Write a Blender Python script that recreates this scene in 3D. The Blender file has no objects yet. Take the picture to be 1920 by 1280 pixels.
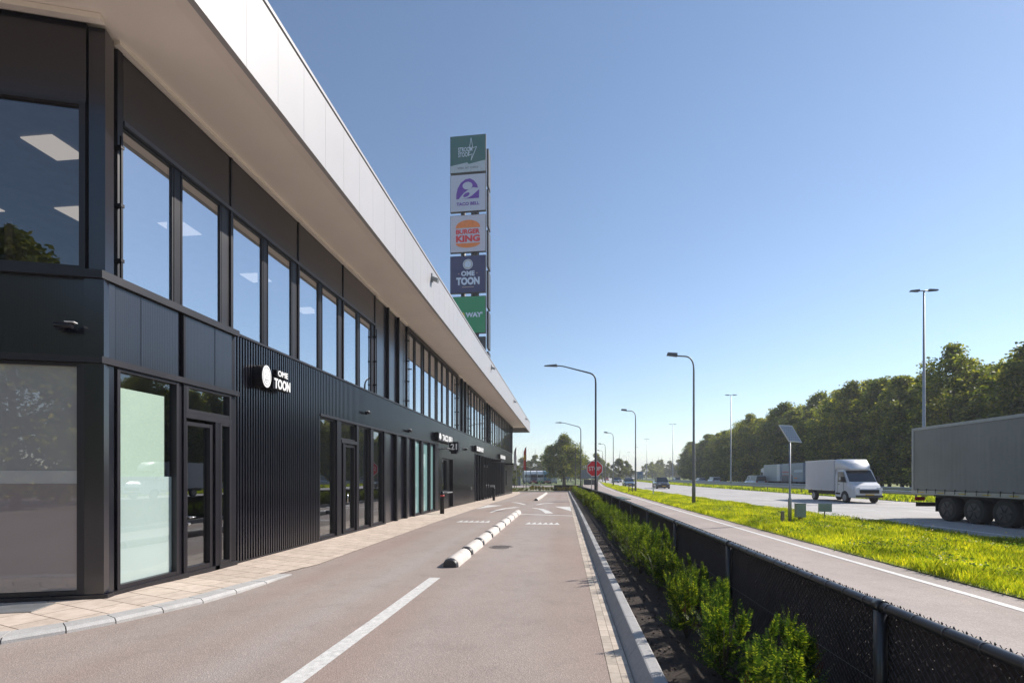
import bpy, math, random
import numpy as np
from mathutils import Vector, Matrix

SC = bpy.context.scene
COL = SC.collection
R = math.radians
PI = math.pi
random.seed(7)

# ------------------------------------------------------------------ camera, sky, sun, exposure
CAM_H = 1.85
cam_d = bpy.data.cameras.new("camera")
cam = bpy.data.objects.new("camera", cam_d)
COL.objects.link(cam)
cam.location = (0, 0, CAM_H)
cam.rotation_euler = (PI / 2, 0, math.atan(97 / 907))
cam_d.sensor_width = 36
cam_d.lens = 907 / 1920 * 36
cam_d.shift_y = 252 / 1920
cam_d.clip_start = 0.1
cam_d.clip_end = 6000
SC.camera = cam

SUN_AZ, SUN_EL = R(58), R(38)        # azimuth from +Y towards +X
world = bpy.data.worlds.new("World")
SC.world = world
world.use_nodes = True
wn = world.node_tree
bg = wn.nodes["Background"]
sky = wn.nodes.new("ShaderNodeTexSky")
sky.sky_type = 'NISHITA'
sky.sun_disc = False
sky.sun_elevation = SUN_EL
sky.sun_rotation = SUN_AZ
sky.altitude = 0
sky.air_density = 1.0
sky.dust_density = 0.08
sky.ozone_density = 1.4
wn.links.new(sky.outputs[0], bg.inputs[0])
bg.inputs[1].default_value = 0.108

sun_d = bpy.data.lights.new("sun", 'SUN')
sun_d.energy = 4.6
sun_d.angle = R(0.53)
sun_d.color = (1.0, 0.93, 0.84)
sun = bpy.data.objects.new("sun", sun_d)
COL.objects.link(sun)
S = Vector((math.sin(SUN_AZ) * math.cos(SUN_EL), math.cos(SUN_AZ) * math.cos(SUN_EL), math.sin(SUN_EL)))
sun.rotation_euler = (-S).to_track_quat('-Z', 'Y').to_euler()
sun.location = S * 100

SC.view_settings.view_transform = 'Standard'
SC.view_settings.look = 'None'
SC.view_settings.exposure = 0.53
SC.view_settings.gamma = 1
SC.render.engine = 'CYCLES'
SC.cycles.max_bounces = 7
SC.cycles.transparent_max_bounces = 12
SC.cycles.volume_bounces = 0
SC.cycles.caustics_reflective = False
SC.cycles.caustics_refractive = False
SC.cycles.sample_clamp_indirect = 4

# ------------------------------------------------------------------ ground heights
def sst(t):
    t = min(max(t, 0), 1)
    return t * t * (3 - 2 * t)

def zl(y):                       # the car park falls away gently
    return -0.46 * sst((y - 16) / 56)

def gz(x, y):
    return zl(y) * (1 - sst((x - 2.3) / 1.2)) * (1 - sst((y - 170) / 120))

def lerp_tab(tab, y):
    if y <= tab[0][0]: return tab[0][1]
    for (a, va), (b, vb) in zip(tab, tab[1:]):
        if y <= b:
            return va + (vb - va) * (y - a) / (b - a)
    return tab[-1][1]

# ------------------------------------------------------------------ materials
MATS = {}
def nodes_of(name):
    m = bpy.data.materials.new(name)
    m.use_nodes = True
    nt = m.node_tree
    return m, nt, nt.nodes["Principled BSDF"]

def add_noise(nt, scale, detail=4, coord='Object', rough=0.6, vec_scale=None):
    tc = nt.nodes.new("ShaderNodeTexCoord")
    n = nt.nodes.new("ShaderNodeTexNoise")
    n.inputs["Scale"].default_value = scale
    n.inputs["Detail"].default_value = detail
    n.inputs["Roughness"].default_value = rough
    if vec_scale:
        mp = nt.nodes.new("ShaderNodeMapping")
        mp.inputs["Scale"].default_value = vec_scale
        nt.links.new(tc.outputs[coord], mp.inputs[0])
        nt.links.new(mp.outputs[0], n.inputs["Vector"])
    else:
        nt.links.new(tc.outputs[coord], n.inputs["Vector"])
    return n

def ramp(nt, fac, stops):
    r = nt.nodes.new("ShaderNodeValToRGB")
    e = r.color_ramp.elements
    while len(e) < len(stops): e.new(0.5)
    for el, (p, c) in zip(e, stops):
        el.position = p
        el.color = (*c, 1) if len(c) == 3 else c
    nt.links.new(fac, r.inputs[0])
    return r

def mixc(nt, fac, a, b, mode='MIX'):
    m = nt.nodes.new("ShaderNodeMix")
    m.data_type = 'RGBA'
    m.blend_type = mode
    for v, i in ((fac, 0), (a, 6), (b, 7)):
        if hasattr(v, "links"): nt.links.new(v, m.inputs[i])
        elif i == 0: m.inputs[0].default_value = v
        else: m.inputs[i].default_value = (*v, 1)
    return m.outputs[2]

def bump(nt, h, strength, dist=0.02):
    b = nt.nodes.new("ShaderNodeBump")
    b.inputs["Strength"].default_value = strength
    b.inputs["Distance"].default_value = dist
    nt.links.new(h, b.inputs["Height"])
    return b.outputs[0]

def paint(name, col, rough=0.5, metal=0.0, var=0.12, scale=3.0, bmp=0.0, spec=0.5, coat=0.0):
    if name in MATS: return MATS[name]
    m, nt, p = nodes_of(name)
    n = add_noise(nt, scale, 5)
    lo = tuple(c * (1 - var) for c in col); hi = tuple(min(1, c * (1 + var)) for c in col)
    r = ramp(nt, n.outputs[0], [(0.3, lo), (0.7, hi)])
    nt.links.new(r.outputs[0], p.inputs["Base Color"])
    rr = nt.nodes.new("ShaderNodeMapRange")
    rr.inputs[3].default_value = max(0.02, rough * 0.85); rr.inputs[4].default_value = min(1, rough * 1.15)
    nt.links.new(n.outputs[0], rr.inputs[0])
    nt.links.new(rr.outputs[0], p.inputs["Roughness"])
    p.inputs["Metallic"].default_value = metal
    p.inputs["Specular IOR Level"].default_value = spec
    p.inputs["Coat Weight"].default_value = coat
    if bmp:
        n2 = add_noise(nt, scale * 20, 3)
        nt.links.new(bump(nt, n2.outputs[0], bmp), p.inputs["Normal"])
    MATS[name] = m
    return m

def asphalt(name, col, fine=0.5, streak=0.0, reds=0.0):
    m, nt, p = nodes_of(name)
    big = add_noise(nt, 0.35, 4)
    c = ramp(nt, big.outputs[0], [(0.3, tuple(v * 0.80 for v in col)), (0.7, tuple(v * 1.16 for v in col))]).outputs[0]
    if reds > .1:
        w = add_noise(nt, 0.45, 3, vec_scale=(1.0, 0.3, 1))
        f = ramp(nt, w.outputs[0], [(0.3, (0, 0, 0)), (0.75, (1, 1, 1))]).outputs[0]
        c = mixc(nt, f, c, tuple(v * k for v, k in zip(col, (1.02, 0.90, 0.86))))
    if streak:                      # pale lane bands: tyre polish, plus reflected window light painted into the colour
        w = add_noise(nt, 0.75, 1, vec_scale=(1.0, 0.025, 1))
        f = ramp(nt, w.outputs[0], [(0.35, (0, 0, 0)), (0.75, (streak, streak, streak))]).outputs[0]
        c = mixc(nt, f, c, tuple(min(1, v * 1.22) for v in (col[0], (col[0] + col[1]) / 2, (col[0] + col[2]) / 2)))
    st = add_noise(nt, 2.2, 6, rough=0.7)
    f2 = ramp(nt, st.outputs[0], [(0.50, (0, 0, 0)), (0.75, (0.35, 0.35, 0.35))]).outputs[0]
    c = mixc(nt, f2, c, tuple(v * 0.62 for v in col))
    vo = nt.nodes.new("ShaderNodeTexVoronoi")
    vo.inputs["Scale"].default_value = 85
    tc = nt.nodes.new("ShaderNodeTexCoord")
    nt.links.new(tc.outputs["Object"], vo.inputs["Vector"])
    sp = nt.nodes.new("ShaderNodeSeparateColor")
    nt.links.new(vo.outputs["Color"], sp.inputs[0])
    f3 = ramp(nt, sp.outputs[0], [(0.0, (0.62, 0.62, 0.62)), (0.75, (1.0, 1.0, 1.0)), (0.97, (1.5, 1.45, 1.4))]).outputs[0]
    c = mixc(nt, fine, c, mixc(nt, 1.0, c, f3, 'MULTIPLY'))
    nt.links.new(c, p.inputs["Base Color"])
    p.inputs["Roughness"].default_value = 0.82
    p.inputs["Specular IOR Level"].default_value = 0.35
    nt.links.new(bump(nt, vo.outputs["Distance"], 0.5, 0.006), p.inputs["Normal"])
    return m

def paver(name, col, bw, bh, rot=0, mortar=(0.16, 0.12, 0.09), ms=0.012, offs=0.5, vary=0.22):
    m, nt, p = nodes_of(name)
    tc = nt.nodes.new("ShaderNodeTexCoord")
    mp = nt.nodes.new("ShaderNodeMapping")
    mp.inputs["Rotation"].default_value = (0, 0, rot)
    nt.links.new(tc.outputs["Object"], mp.inputs[0])
    b = nt.nodes.new("ShaderNodeTexBrick")
    b.offset = offs
    b.inputs["Scale"].default_value = 1
    b.inputs["Brick Width"].default_value = bw
    b.inputs["Row Height"].default_value = bh
    b.inputs["Mortar Size"].default_value = ms
    b.inputs["Mortar Smooth"].default_value = 0.3
    b.inputs["Color1"].default_value = (*[c * (1 - vary) for c in col], 1)
    b.inputs["Color2"].default_value = (*[min(1, c * (1 + vary)) for c in col], 1)
    b.inputs["Mortar"].default_value = (*mortar, 1)
    nt.links.new(mp.outputs[0], b.inputs["Vector"])
    n = add_noise(nt, 6, 6, rough=0.7)
    f = ramp(nt, n.outputs[0], [(0.3, (0.8, 0.78, 0.75)), (0.7, (1.1, 1.1, 1.1))]).outputs[0]
    c = mixc(nt, 1.0, b.outputs[0], f, 'MULTIPLY')
    nt.links.new(c, p.inputs["Base Color"])
    p.inputs["Roughness"].default_value = 0.85
    inv = nt.nodes.new("ShaderNodeMath"); inv.operation = 'SUBTRACT'; inv.inputs[0].default_value = 1
    nt.links.new(b.outputs[1], inv.inputs[1])
    nt.links.new(bump(nt, inv.outputs[0], 0.5, 0.01), p.inputs["Normal"])
    return m

def concrete(name, col, rough=0.8):
    m, nt, p = nodes_of(name)
    n = add_noise(nt, 2.5, 8, rough=0.75)
    c = ramp(nt, n.outputs[0], [(0.25, tuple(v * 0.72 for v in col)), (0.6, col), (0.8, tuple(min(1, v * 1.15) for v in col))]).outputs[0]
    n2 = add_noise(nt, 90, 3)
    f = ramp(nt, n2.outputs[0], [(0.3, (0.8, 0.8, 0.8)), (0.7, (1.12, 1.12, 1.12))]).outputs[0]
    nt.links.new(mixc(nt, 1.0, c, f, 'MULTIPLY'), p.inputs["Base Color"])
    p.inputs["Roughness"].default_value = rough
    nt.links.new(bump(nt, n2.outputs[0], 0.3, 0.004), p.inputs["Normal"])
    return m

def glass(name, tint=(0.75, 0.8, 0.8), ior=2.0, rough=0.0, wob=0.0):
    m = bpy.data.materials.new(name); m.use_nodes = True
    nt = m.node_tree; nt.nodes.clear()
    out = nt.nodes.new("ShaderNodeOutputMaterial")
    g = nt.nodes.new("ShaderNodeBsdfGlossy"); g.inputs["Roughness"].default_value = rough
    g.inputs["Color"].default_value = (0.93, 0.96, 1.0, 1)
    t = nt.nodes.new("ShaderNodeBsdfTransparent"); t.inputs[0].default_value = (*tint, 1)
    lw = nt.nodes.new("ShaderNodeLayerWeight"); lw.inputs[0].default_value = 0.5
    pw = nt.nodes.new("ShaderNodeMath"); pw.operation = 'POWER'; pw.inputs[1].default_value = 4.0
    nt.links.new(lw.outputs["Facing"], pw.inputs[0])
    fr = nt.nodes.new("ShaderNodeMapRange"); fr.inputs[3].default_value = ior; fr.inputs[4].default_value = 1.0
    nt.links.new(pw.outputs[0], fr.inputs[0])
    mx = nt.nodes.new("ShaderNodeMixShader")
    nt.links.new(fr.outputs[0], mx.inputs[0]); nt.links.new(t.outputs[0], mx.inputs[1]); nt.links.new(g.outputs[0], mx.inputs[2])
    nt.links.new(mx.outputs[0], out.inputs[0])
    if wob:
        n = add_noise(nt, 0.8, 2)
        b = bump(nt, n.outputs[0], wob, 0.02)
        nt.links.new(b, g.inputs["Normal"])
    return m

def glazed(name, col, rough, coat=1.0, ior=1.5):        # film, frosting or painted reflection behind a glass face
    m, nt, p = nodes_of(name)
    n = add_noise(nt, 0.9, 3)
    c = ramp(nt, n.outputs[0], [(0.3, tuple(v * 0.93 for v in col)), (0.7, col)]).outputs[0]
    nt.links.new(c, p.inputs["Base Color"])
    p.inputs["Roughness"].default_value = rough
    p.inputs["Coat Weight"].default_value = coat
    p.inputs["Coat Roughness"].default_value = 0.01
    p.inputs["Coat IOR"].default_value = ior
    return m

def leaf(name, c1, c2, c3, trans=0.35, cscale=0.35):
    m = bpy.data.materials.new(name); m.use_nodes = True
    nt = m.node_tree; nt.nodes.clear()
    out = nt.nodes.new("ShaderNodeOutputMaterial")
    geo = nt.nodes.new("ShaderNodeNewGeometry")
    r = ramp(nt, geo.outputs["Random Per Island"], [(0.0, c1), (0.6, c2), (1.0, c3)]).outputs[0]
    n = add_noise(nt, cscale, 2)
    f = ramp(nt, n.outputs[0], [(0.35, (0.55, 0.62, 0.6)), (0.68, (1.5, 1.35, 1.0))]).outputs[0]
    c = mixc(nt, 1.0, r, f, 'MULTIPLY')
    oi = nt.nodes.new("ShaderNodeObjectInfo")
    f2 = ramp(nt, oi.outputs["Random"], [(0, (0.8, 0.85, 0.85)), (1, (1.15, 1.1, 0.95))]).outputs[0]
    c = mixc(nt, 1.0, c, f2, 'MULTIPLY')
    d = nt.nodes.new("ShaderNodeBsdfPrincipled"); nt.links.new(c, d.inputs["Base Color"])
    d.inputs["Roughness"].default_value = 0.55; d.inputs["Specular IOR Level"].default_value = 0.3
    t = nt.nodes.new("ShaderNodeBsdfTranslucent")
    c2_ = mixc(nt, 1.0, c, (1.5, 1.5, 0.5), 'MULTIPLY')
    nt.links.new(c2_, t.inputs[0])
    mx = nt.nodes.new("ShaderNodeMixShader"); mx.inputs[0].default_value = trans
    nt.links.new(d.outputs[0], mx.inputs[1]); nt.links.new(t.outputs[0], mx.inputs[2])
    nt.links.new(mx.outputs[0], out.inputs[0])
    return m

def emit(name, col, s):
    m, nt, p = nodes_of(name)
    p.inputs["Base Color"].default_value = (*col, 1)
    p.inputs["Emission Color"].default_value = (*col, 1)
    p.inputs["Emission Strength"].default_value = s
    return m

M_BLACK = paint("black_metal", (0.007, 0.006, 0.010), 0.42, 0.0, 0.15, 2, spec=0.35)
M_BLACK2 = paint("black_panel", (0.004, 0.004, 0.010), 0.30, 0.0, 0.12, 0.6, spec=0.5, coat=0.6)
M_BLACK2.node_tree.nodes["Principled BSDF"].inputs["Coat Roughness"].default_value = 0.16
M_BLACK2.node_tree.nodes["Principled BSDF"].inputs["Coat IOR"].default_value = 1.7
M_FRAME = paint("frame_metal", (0.012, 0.010, 0.014), 0.42, 0.0, 0.1, 2)
M_DARK = paint("interior_dark", (0.035, 0.034, 0.034), 0.9)
M_WHITE = paint("fascia_white", (0.365, 0.355, 0.37), 0.45, 0.0, 0.02, 0.5)
M_SOFFIT = paint("soffit_board", (0.92, 0.83, 0.77), 0.6, 0.0, 0.04, 0.7)
M_TRIM = paint("soffit_trim", (0.90, 0.82, 0.76), 0.5, 0.0, 0.03)
M_GLASS = glass("window_glass", (0.62, 0.66, 0.68), 0.60, wob=0.03)
M_GLASS2 = glass("door_glass", (0.6, 0.62, 0.6), 0.24, wob=0.05)
M_MINT = glazed("mint_film_glass", (0.60, 0.72, 0.64), 0.35, 1.0, 1.6)
M_TEAL = glazed("teal_film_glass", (0.20, 0.36, 0.36), 0.4, 1.0, 1.6)
M_FROST = glazed("frosted_grey_glass", (0.30, 0.295, 0.285), 0.5, 1.0, 2.1)
M_GALV = paint("galvanised_steel", (0.34, 0.35, 0.36), 0.45, 0.6, 0.15, 4)
M_POLE = paint("pole_grey", (0.20, 0.195, 0.18), 0.5, 0.2, 0.15, 4)
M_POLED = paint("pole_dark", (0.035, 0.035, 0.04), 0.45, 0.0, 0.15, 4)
M_HEAD = paint("lamp_head_grey", (0.10, 0.10, 0.11), 0.4, 0.1)
M_RUBBER = paint("rubber_black", (0.012, 0.012, 0.013), 0.7, 0, 0.3, 8, 0.2)
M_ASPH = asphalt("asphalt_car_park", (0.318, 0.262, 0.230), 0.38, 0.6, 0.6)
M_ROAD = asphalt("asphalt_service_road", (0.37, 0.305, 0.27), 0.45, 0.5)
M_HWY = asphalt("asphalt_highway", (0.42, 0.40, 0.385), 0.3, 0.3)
M_MARK = paint("road_paint", (0.66, 0.64, 0.61), 0.6, 0, 0.2, 14, 0.4)
M_MARKW = paint("road_paint_worn", (0.42, 0.39, 0.36), 0.7, 0, 0.25, 3, 0.2)
M_TILE = paver("pavement_tiles", (0.60, 0.50, 0.42), 0.6, 0.4, R(18), ms=0.008, vary=0.09)
M_BRICKP = paver("edge_pavers", (0.50, 0.43, 0.36), 0.105, 0.21, 0, (0.25, 0.2, 0.16), 0.004, 0.0, 0.16)
M_CONC = concrete("kerb_concrete", (0.40, 0.39, 0.385))
M_CONCL = concrete("kerb_concrete_pale", (0.50, 0.485, 0.47))
M_BLOCK = concrete("divider_concrete", (0.66, 0.60, 0.55))
M_SOIL = paint("planting_soil", (0.05, 0.036, 0.028), 0.95, 0, 0.5, 9, 1.0)
M_GROUND = paint("field_ground", (0.10, 0.13, 0.035), 0.95, 0, 0.4, 0.4, 0.4)
M_VERGE = paint("verge_earth", (0.17, 0.20, 0.035), 0.95, 0, 0.45, 1.6, 0.6)
M_LEAF = leaf("tree_leaves", (0.065, 0.095, 0.026), (0.15, 0.185, 0.05), (0.42, 0.41, 0.11), 0.5)
M_LEAFL = leaf("tree_leaves_pale", (0.07, 0.09, 0.03), (0.13, 0.15, 0.05), (0.24, 0.24, 0.09), 0.4)
M_LEAFY = leaf("tree_leaves_yellow", (0.05, 0.08, 0.022), (0.13, 0.165, 0.04), (0.40, 0.38, 0.09), 0.45)
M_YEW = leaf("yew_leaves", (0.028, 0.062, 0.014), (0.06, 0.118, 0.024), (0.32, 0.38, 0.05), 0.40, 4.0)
M_YEWR = leaf("yew_leaves_brown", (0.12, 0.04, 0.02), (0.18, 0.06, 0.03), (0.25, 0.10, 0.04), 0.3, 3.0)
M_GRASS = leaf("grass_blades", (0.22, 0.31, 0.03), (0.45, 0.54, 0.05), (0.72, 0.70, 0.12), 0.48, 0.9)
M_BARK = paint("tree_bark", (0.08, 0.065, 0.05), 0.9, 0, 0.3, 3, 0.5)
M_SIGNRED = paint("sign_red", (0.72, 0.012, 0.025), 0.4, 0, 0.05)
M_SIGNWH = paint("sign_white", (0.75, 0.75, 0.75), 0.4, 0, 0.04)
M_GREY = paint("sign_back_grey", (0.22, 0.24, 0.245), 0.5, 0.2)

# ------------------------------------------------------------------ object helpers
def tag(o, label=None, cat=None, group=None, kind=None):
    if label: o["label"] = label
    if cat: o["category"] = cat
    if group: o["group"] = group
    if kind: o["kind"] = kind
    return o

def empty(name, loc=(0, 0, 0), rz=0.0, label=None, cat=None, group=None):
    o = bpy.data.objects.new(name, None)
    COL.objects.link(o)
    o.location = loc
    o.rotation_euler = (0, 0, rz)
    o.empty_display_size = 0.3
    return tag(o, label, cat, group)

def copy_tree(o, parent=None):
    c = o.copy(); COL.objects.link(c); c.parent = parent
    for ch in o.children: copy_tree(ch, c)
    return c

def ordw(n):
    n += 1
    a = ["", "first", "second", "third", "fourth", "fifth", "sixth", "seventh", "eighth", "ninth", "tenth", "eleventh", "twelfth", "thirteenth", "fourteenth", "fifteenth", "sixteenth", "seventeenth", "eighteenth", "nineteenth"]
    if n < 20: return a[n]
    t, u = divmod(n, 10)
    return ["", "", "twentieth", "thirtieth", "fortieth", "fiftieth", "sixtieth"][t] if u == 0 else ["", "", "twenty", "thirty", "forty", "fifty", "sixty"][t] + " " + a[u]

class MB:
    def __init__(s): s.v = []; s.f = []; s.m = []; s.sm = []
    def add(s, vs, fs, mi=0, smooth=False):
        k = len(s.v); s.v.extend([tuple(p) for p in vs])
        for f in fs:
            s.f.append([i + k for i in f]); s.m.append(mi); s.sm.append(smooth)
        return s
    def box(s, x0, x1, y0, y1, z0, z1, mi=0):
        if x0 > x1: x0, x1 = x1, x0
        if y0 > y1: y0, y1 = y1, y0
        v = [(x0, y0, z0), (x1, y0, z0), (x1, y1, z0), (x0, y1, z0), (x0, y0, z1), (x1, y0, z1), (x1, y1, z1), (x0, y1, z1)]
        return s.add(v, [(0, 3, 2, 1), (4, 5, 6, 7), (0, 1, 5, 4), (1, 2, 6, 5), (2, 3, 7, 6), (3, 0, 4, 7)], mi)
    def prism(s, poly, z0, z1, mi=0):          # ccw polygon in xy
        n = len(poly)
        v = [(x, y, z0) for x, y in poly] + [(x, y, z1) for x, y in poly]
        f = [tuple(range(n - 1, -1, -1)), tuple(range(n, 2 * n))] + [(i, (i + 1) % n, n + (i + 1) % n, n + i) for i in range(n)]
        return s.add(v, f, mi)
    def ext(s, prof, a0, a1, axis='y', mi=0):   # profile in the plane across axis, extruded along it
        n = len(prof)
        def P(p, a):
            return (p[0], a, p[1]) if axis == 'y' else (a, p[0], p[1])
        v = [P(p, a0) for p in prof] + [P(p, a1) for p in prof]
        f = [tuple(range(n - 1, -1, -1)), tuple(range(n, 2 * n))] + [(i, (i + 1) % n, n + (i + 1) % n, n + i) for i in range(n)]
        return s.add(v, f, mi)
    def tube(s, pts, rs, n=8, mi=0, cap=True):
        pts = [Vector(p) for p in pts]
        if not isinstance(rs, (list, tuple)): rs = [rs] * len(pts)
        k = len(s.v); ref = None
        for i, p in enumerate(pts):
            d = (pts[min(i + 1, len(pts) - 1)] - pts[max(i - 1, 0)]).normalized()
            if ref is None:
                ref = Vector((0, 0, 1)) if abs(d.z) < 0.9 else Vector((1, 0, 0))
            u = (ref - d * ref.dot(d)).normalized(); w = d.cross(u); ref = u
            for j in range(n):
                a = 2 * PI * j / n
                s.v.append(tuple(p + (u * math.cos(a) + w * math.sin(a)) * rs[i]))
        for i in range(len(pts) - 1):
            for j in range(n):
                a = k + i * n + j; b = k + i * n + (j + 1) % n
                s.f.append([a, b, b + n, a + n]); s.m.append(mi); s.sm.append(True)
        if cap:
            s.f.append([k + j for j in range(n)][::-1]); s.m.append(mi); s.sm.append(False)
            e = k + (len(pts) - 1) * n
            s.f.append([e + j for j in range(n)]); s.m.append(mi); s.sm.append(False)
        return s
    def xf(s, M):
        s.v = [tuple(M @ Vector(p)) for p in s.v]; return s
    def join(s, o, M=None):
        vs = o.v if M is None else [tuple(M @ Vector(p)) for p in o.v]
        k = len(s.v); s.v.extend(vs)
        for f, m, q in zip(o.f, o.m, o.sm):
            s.f.append([i + k for i in f]); s.m.append(m); s.sm.append(q)
        return s
    def mesh(s, name, mats):
        me = bpy.data.meshes.new(name)
        me.from_pydata(s.v, [], s.f)
        for m in (mats if isinstance(mats, (list, tuple)) else [mats]): me.materials.append(m)
        me.polygons.foreach_set("material_index", s.m)
        me.polygons.foreach_set("use_smooth", s.sm)
        me.update()
        return me
    def build(s, name, mats, parent=None, bevel=0.0):
        o = bpy.data.objects.new(name, s.mesh(name, mats)); COL.objects.link(o); o.parent = parent
        if bevel:
            b = o.modifiers.new("bevel", 'BEVEL'); b.width = bevel; b.segments = 2; b.limit_method = 'ANGLE'
        return o

def quads_mesh(name, co, mat, nper=4):
    """co: (n, nper, 3) array of separate faces"""
    n = co.shape[0]
    me = bpy.data.meshes.new(name)
    me.vertices.add(n * nper); me.vertices.foreach_set("co", co.astype(np.float32).ravel())
    me.loops.add(n * nper); me.loops.foreach_set("vertex_index", np.arange(n * nper, dtype=np.int32))
    me.polygons.add(n)
    me.polygons.foreach_set("loop_start", np.arange(0, n * nper, nper, dtype=np.int32))
    me.polygons.foreach_set("loop_total", np.full(n, nper, dtype=np.int32))
    me.materials.append(mat)
    me.update(); me.validate()
    return me

def link(name, me, parent=None):
    o = bpy.data.objects.new(name, me); COL.objects.link(o); o.parent = parent
    return o

def text_mb(txt, w, h, depth=0.02, bold=0.0, xspace=1.0, mi=0):
    """text fitted into w x h, centred at the origin in the XZ plane, facing -Y"""
    cu = bpy.data.curves.new("lettering", 'FONT')
    cu.body = txt; cu.offset = bold; cu.extrude = 0.5; cu.space_character = xspace; cu.resolution_u = 3
    o = bpy.data.objects.new("lettering", cu); COL.objects.link(o)
    dg = bpy.context.evaluated_depsgraph_get()
    me = bpy.data.meshes.new_from_object(o.evaluated_get(dg))
    vs = [v.co.copy() for v in me.vertices]
    xs = [v.x for v in vs]; ys = [v.y for v in vs]
    cx, cy = (min(xs) + max(xs)) / 2, (min(ys) + max(ys)) / 2
    sx, sy = w / (max(xs) - min(xs)), h / (max(ys) - min(ys))
    mb = MB()
    mb.add([((v.x - cx) * sx, -v.z * depth, (v.y - cy) * sy) for v in vs], [list(p.vertices) for p in me.polygons], mi)
    bpy.data.objects.remove(o); bpy.data.curves.remove(cu); bpy.data.meshes.remove(me)
    return mb

def disc_mb(r, depth, n=28, sx=1, sz=1, mi=0, cx=0, cz=0, a0=0, a1=2 * PI, y=0):
    k = [(cx + r * sx * math.cos(a0 + (a1 - a0) * i / n), cz + r * sz * math.sin(a0 + (a1 - a0) * i / n)) for i in range(n if a1 - a0 > 6.28 else n + 1)]
    return poly_mb(k, depth, mi, y)

def poly_mb(k, depth, mi=0, y=0):
    mb = MB(); n = len(k)
    ar = sum(k[i][0] * k[(i + 1) % n][1] - k[(i + 1) % n][0] * k[i][1] for i in range(n))
    if ar < 0: k = k[::-1]
    v = [(x, y - depth / 2, z) for x, z in k] + [(x, y + depth / 2, z) for x, z in k]
    f = [tuple(range(n)), tuple(range(2 * n - 1, n - 1, -1))] + [(i, n + i, n + (i + 1) % n, (i + 1) % n) for i in range(n)]
    return mb.add(v, f, mi)

def frame_M(origin, right, up=(0, 0, 1)):
    """local X -> right, local Z -> up, local -Y -> facing direction"""
    r = Vector(right).normalized(); u = Vector(up).normalized(); yv = u.cross(r)
    M = Matrix((r, yv, u)).transposed().to_4x4(); M.translation = Vector(origin)
    return M

def frange(a, b, st):
    o = []; y = a
    while y < b - 1e-6: o.append(y); y += st
    o.append(b); return o

def strip(name, xl, xr, ys, off, mat, kind='structure', zf=gz, nx=1, label=None):
    """ribbon of ground between xl(y) and xr(y)"""
    mb = MB(); v = []; f = []
    for y in ys:
        a, b = xl(y), xr(y)
        for i in range(nx + 1):
            x = a + (b - a) * i / nx
            v.append((x, y, zf(x, y) + off))
    for j in range(len(ys) - 1):
        for i in range(nx):
            a = j * (nx + 1) + i
            f.append((a, a + 1, a + nx + 2, a + nx + 1))
    mb.add(v, f)
    o = mb.build(name, mat)
    if kind: o["kind"] = kind
    return o

YS = [-40, -20, -10, -5] + frange(0, 80, 2)[0:] + frange(85, 200, 5) + frange(220, 900, 20)
YS = sorted(set(YS))
const = lambda c: (lambda y: c)
ZL = lambda x, y: zl(y) * (1 - sst((y - 170) / 120))

# ------------------------------------------------------------------ ground, roads
gx = [-1800, -600, -200, -80, -30, -12, -6, 0, 1, 2.3, 2.6, 2.9, 3.2, 3.5, 8, 20, 50, 120, 400, 1800]
gy = [-600, -100] + YS + [1200, 2400]
mb = MB(); v = []; f = []
for y in gy:
    for x in gx: v.append((x, y, gz(x, y) - 0.10))
nxg = len(gx)
for j in range(len(gy) - 1):
    for i in range(nxg - 1):
        a = j * nxg + i; f.append((a, a + 1, a + nxg + 1, a + nxg))
mb.add(v, f); mb.build("ground", M_GROUND)["kind"] = 'structure'

near_t = [(-40, 13.6), (0, 13.2), (14, 12.6), (27, 11.9), (52, 10.5), (90, 10.2), (136, 11), (190, 13.5), (290, 20.5), (400, 32), (500, 47), (600, 66), (700, 90), (900, 150)]
far_t = [(-40, 26), (0, 25.2), (30, 24.5), (60, 23.6), (90, 23), (136, 23.5), (190, 26), (290, 33), (400, 44.5), (500, 59.5), (600, 78.5), (700, 103), (900, 163)]
HN = lambda y: lerp_tab(near_t, y)
HF = lambda y: lerp_tab(far_t, y)
svc_r = [(-40, 6.95), (8, 6.84), (12, 6.75), (34, 6.6), (60, 6.7), (90, 7.6), (131, 10.0), (190, 13.2), (260, 17.5)]
svc_l = [(-40, 2.7), (60, 2.75), (90, 3.4), (131, 5.4), (190, 9), (260, 13.5)]
SR = lambda y: lerp_tab(svc_r, y)
SL = lambda y: lerp_tab(svc_l, y)
yd = [y for y in YS if y <= 260]
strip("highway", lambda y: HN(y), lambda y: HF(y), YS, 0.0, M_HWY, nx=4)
strip("highway_far_carriageway", lambda y: HF(y) + 8.2, lambda y: HF(y) + 19.5, YS, 0.0, M_HWY, nx=2)
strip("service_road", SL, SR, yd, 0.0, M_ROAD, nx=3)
strip("verge_ground", SR, HN, yd, 0.015, M_VERGE, nx=3)
strip("verge_ground_far", lambda y: SR(260) + (HN(y) - SR(260)) * 0.5 - 6, HN, [y for y in YS if y >= 260], 0.01, M_VERGE)
strip("median_ground", HF, lambda y: HF(y) + 8.2, YS, 0.015, M_VERGE, nx=3)
strip("far_verge_ground", lambda y: HF(y) + 19.5, lambda y: HF(y) + 60, YS, 0.0, M_VERGE, nx=2)
strip("service_road_marking", lambda y: SR(y) - 0.62, lambda y: SR(y) - 0.48, yd, 0.005, M_MARK)
strip("highway_edge_line", lambda y: HN(y) + 1.15, lambda y: HN(y) + 1.33, YS, 0.005, M_MARK)
strip("highway_edge_line", lambda y: HF(y) - 0.75, lambda y: HF(y) - 0.57, YS, 0.005, M_MARK)
mb = MB()
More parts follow.
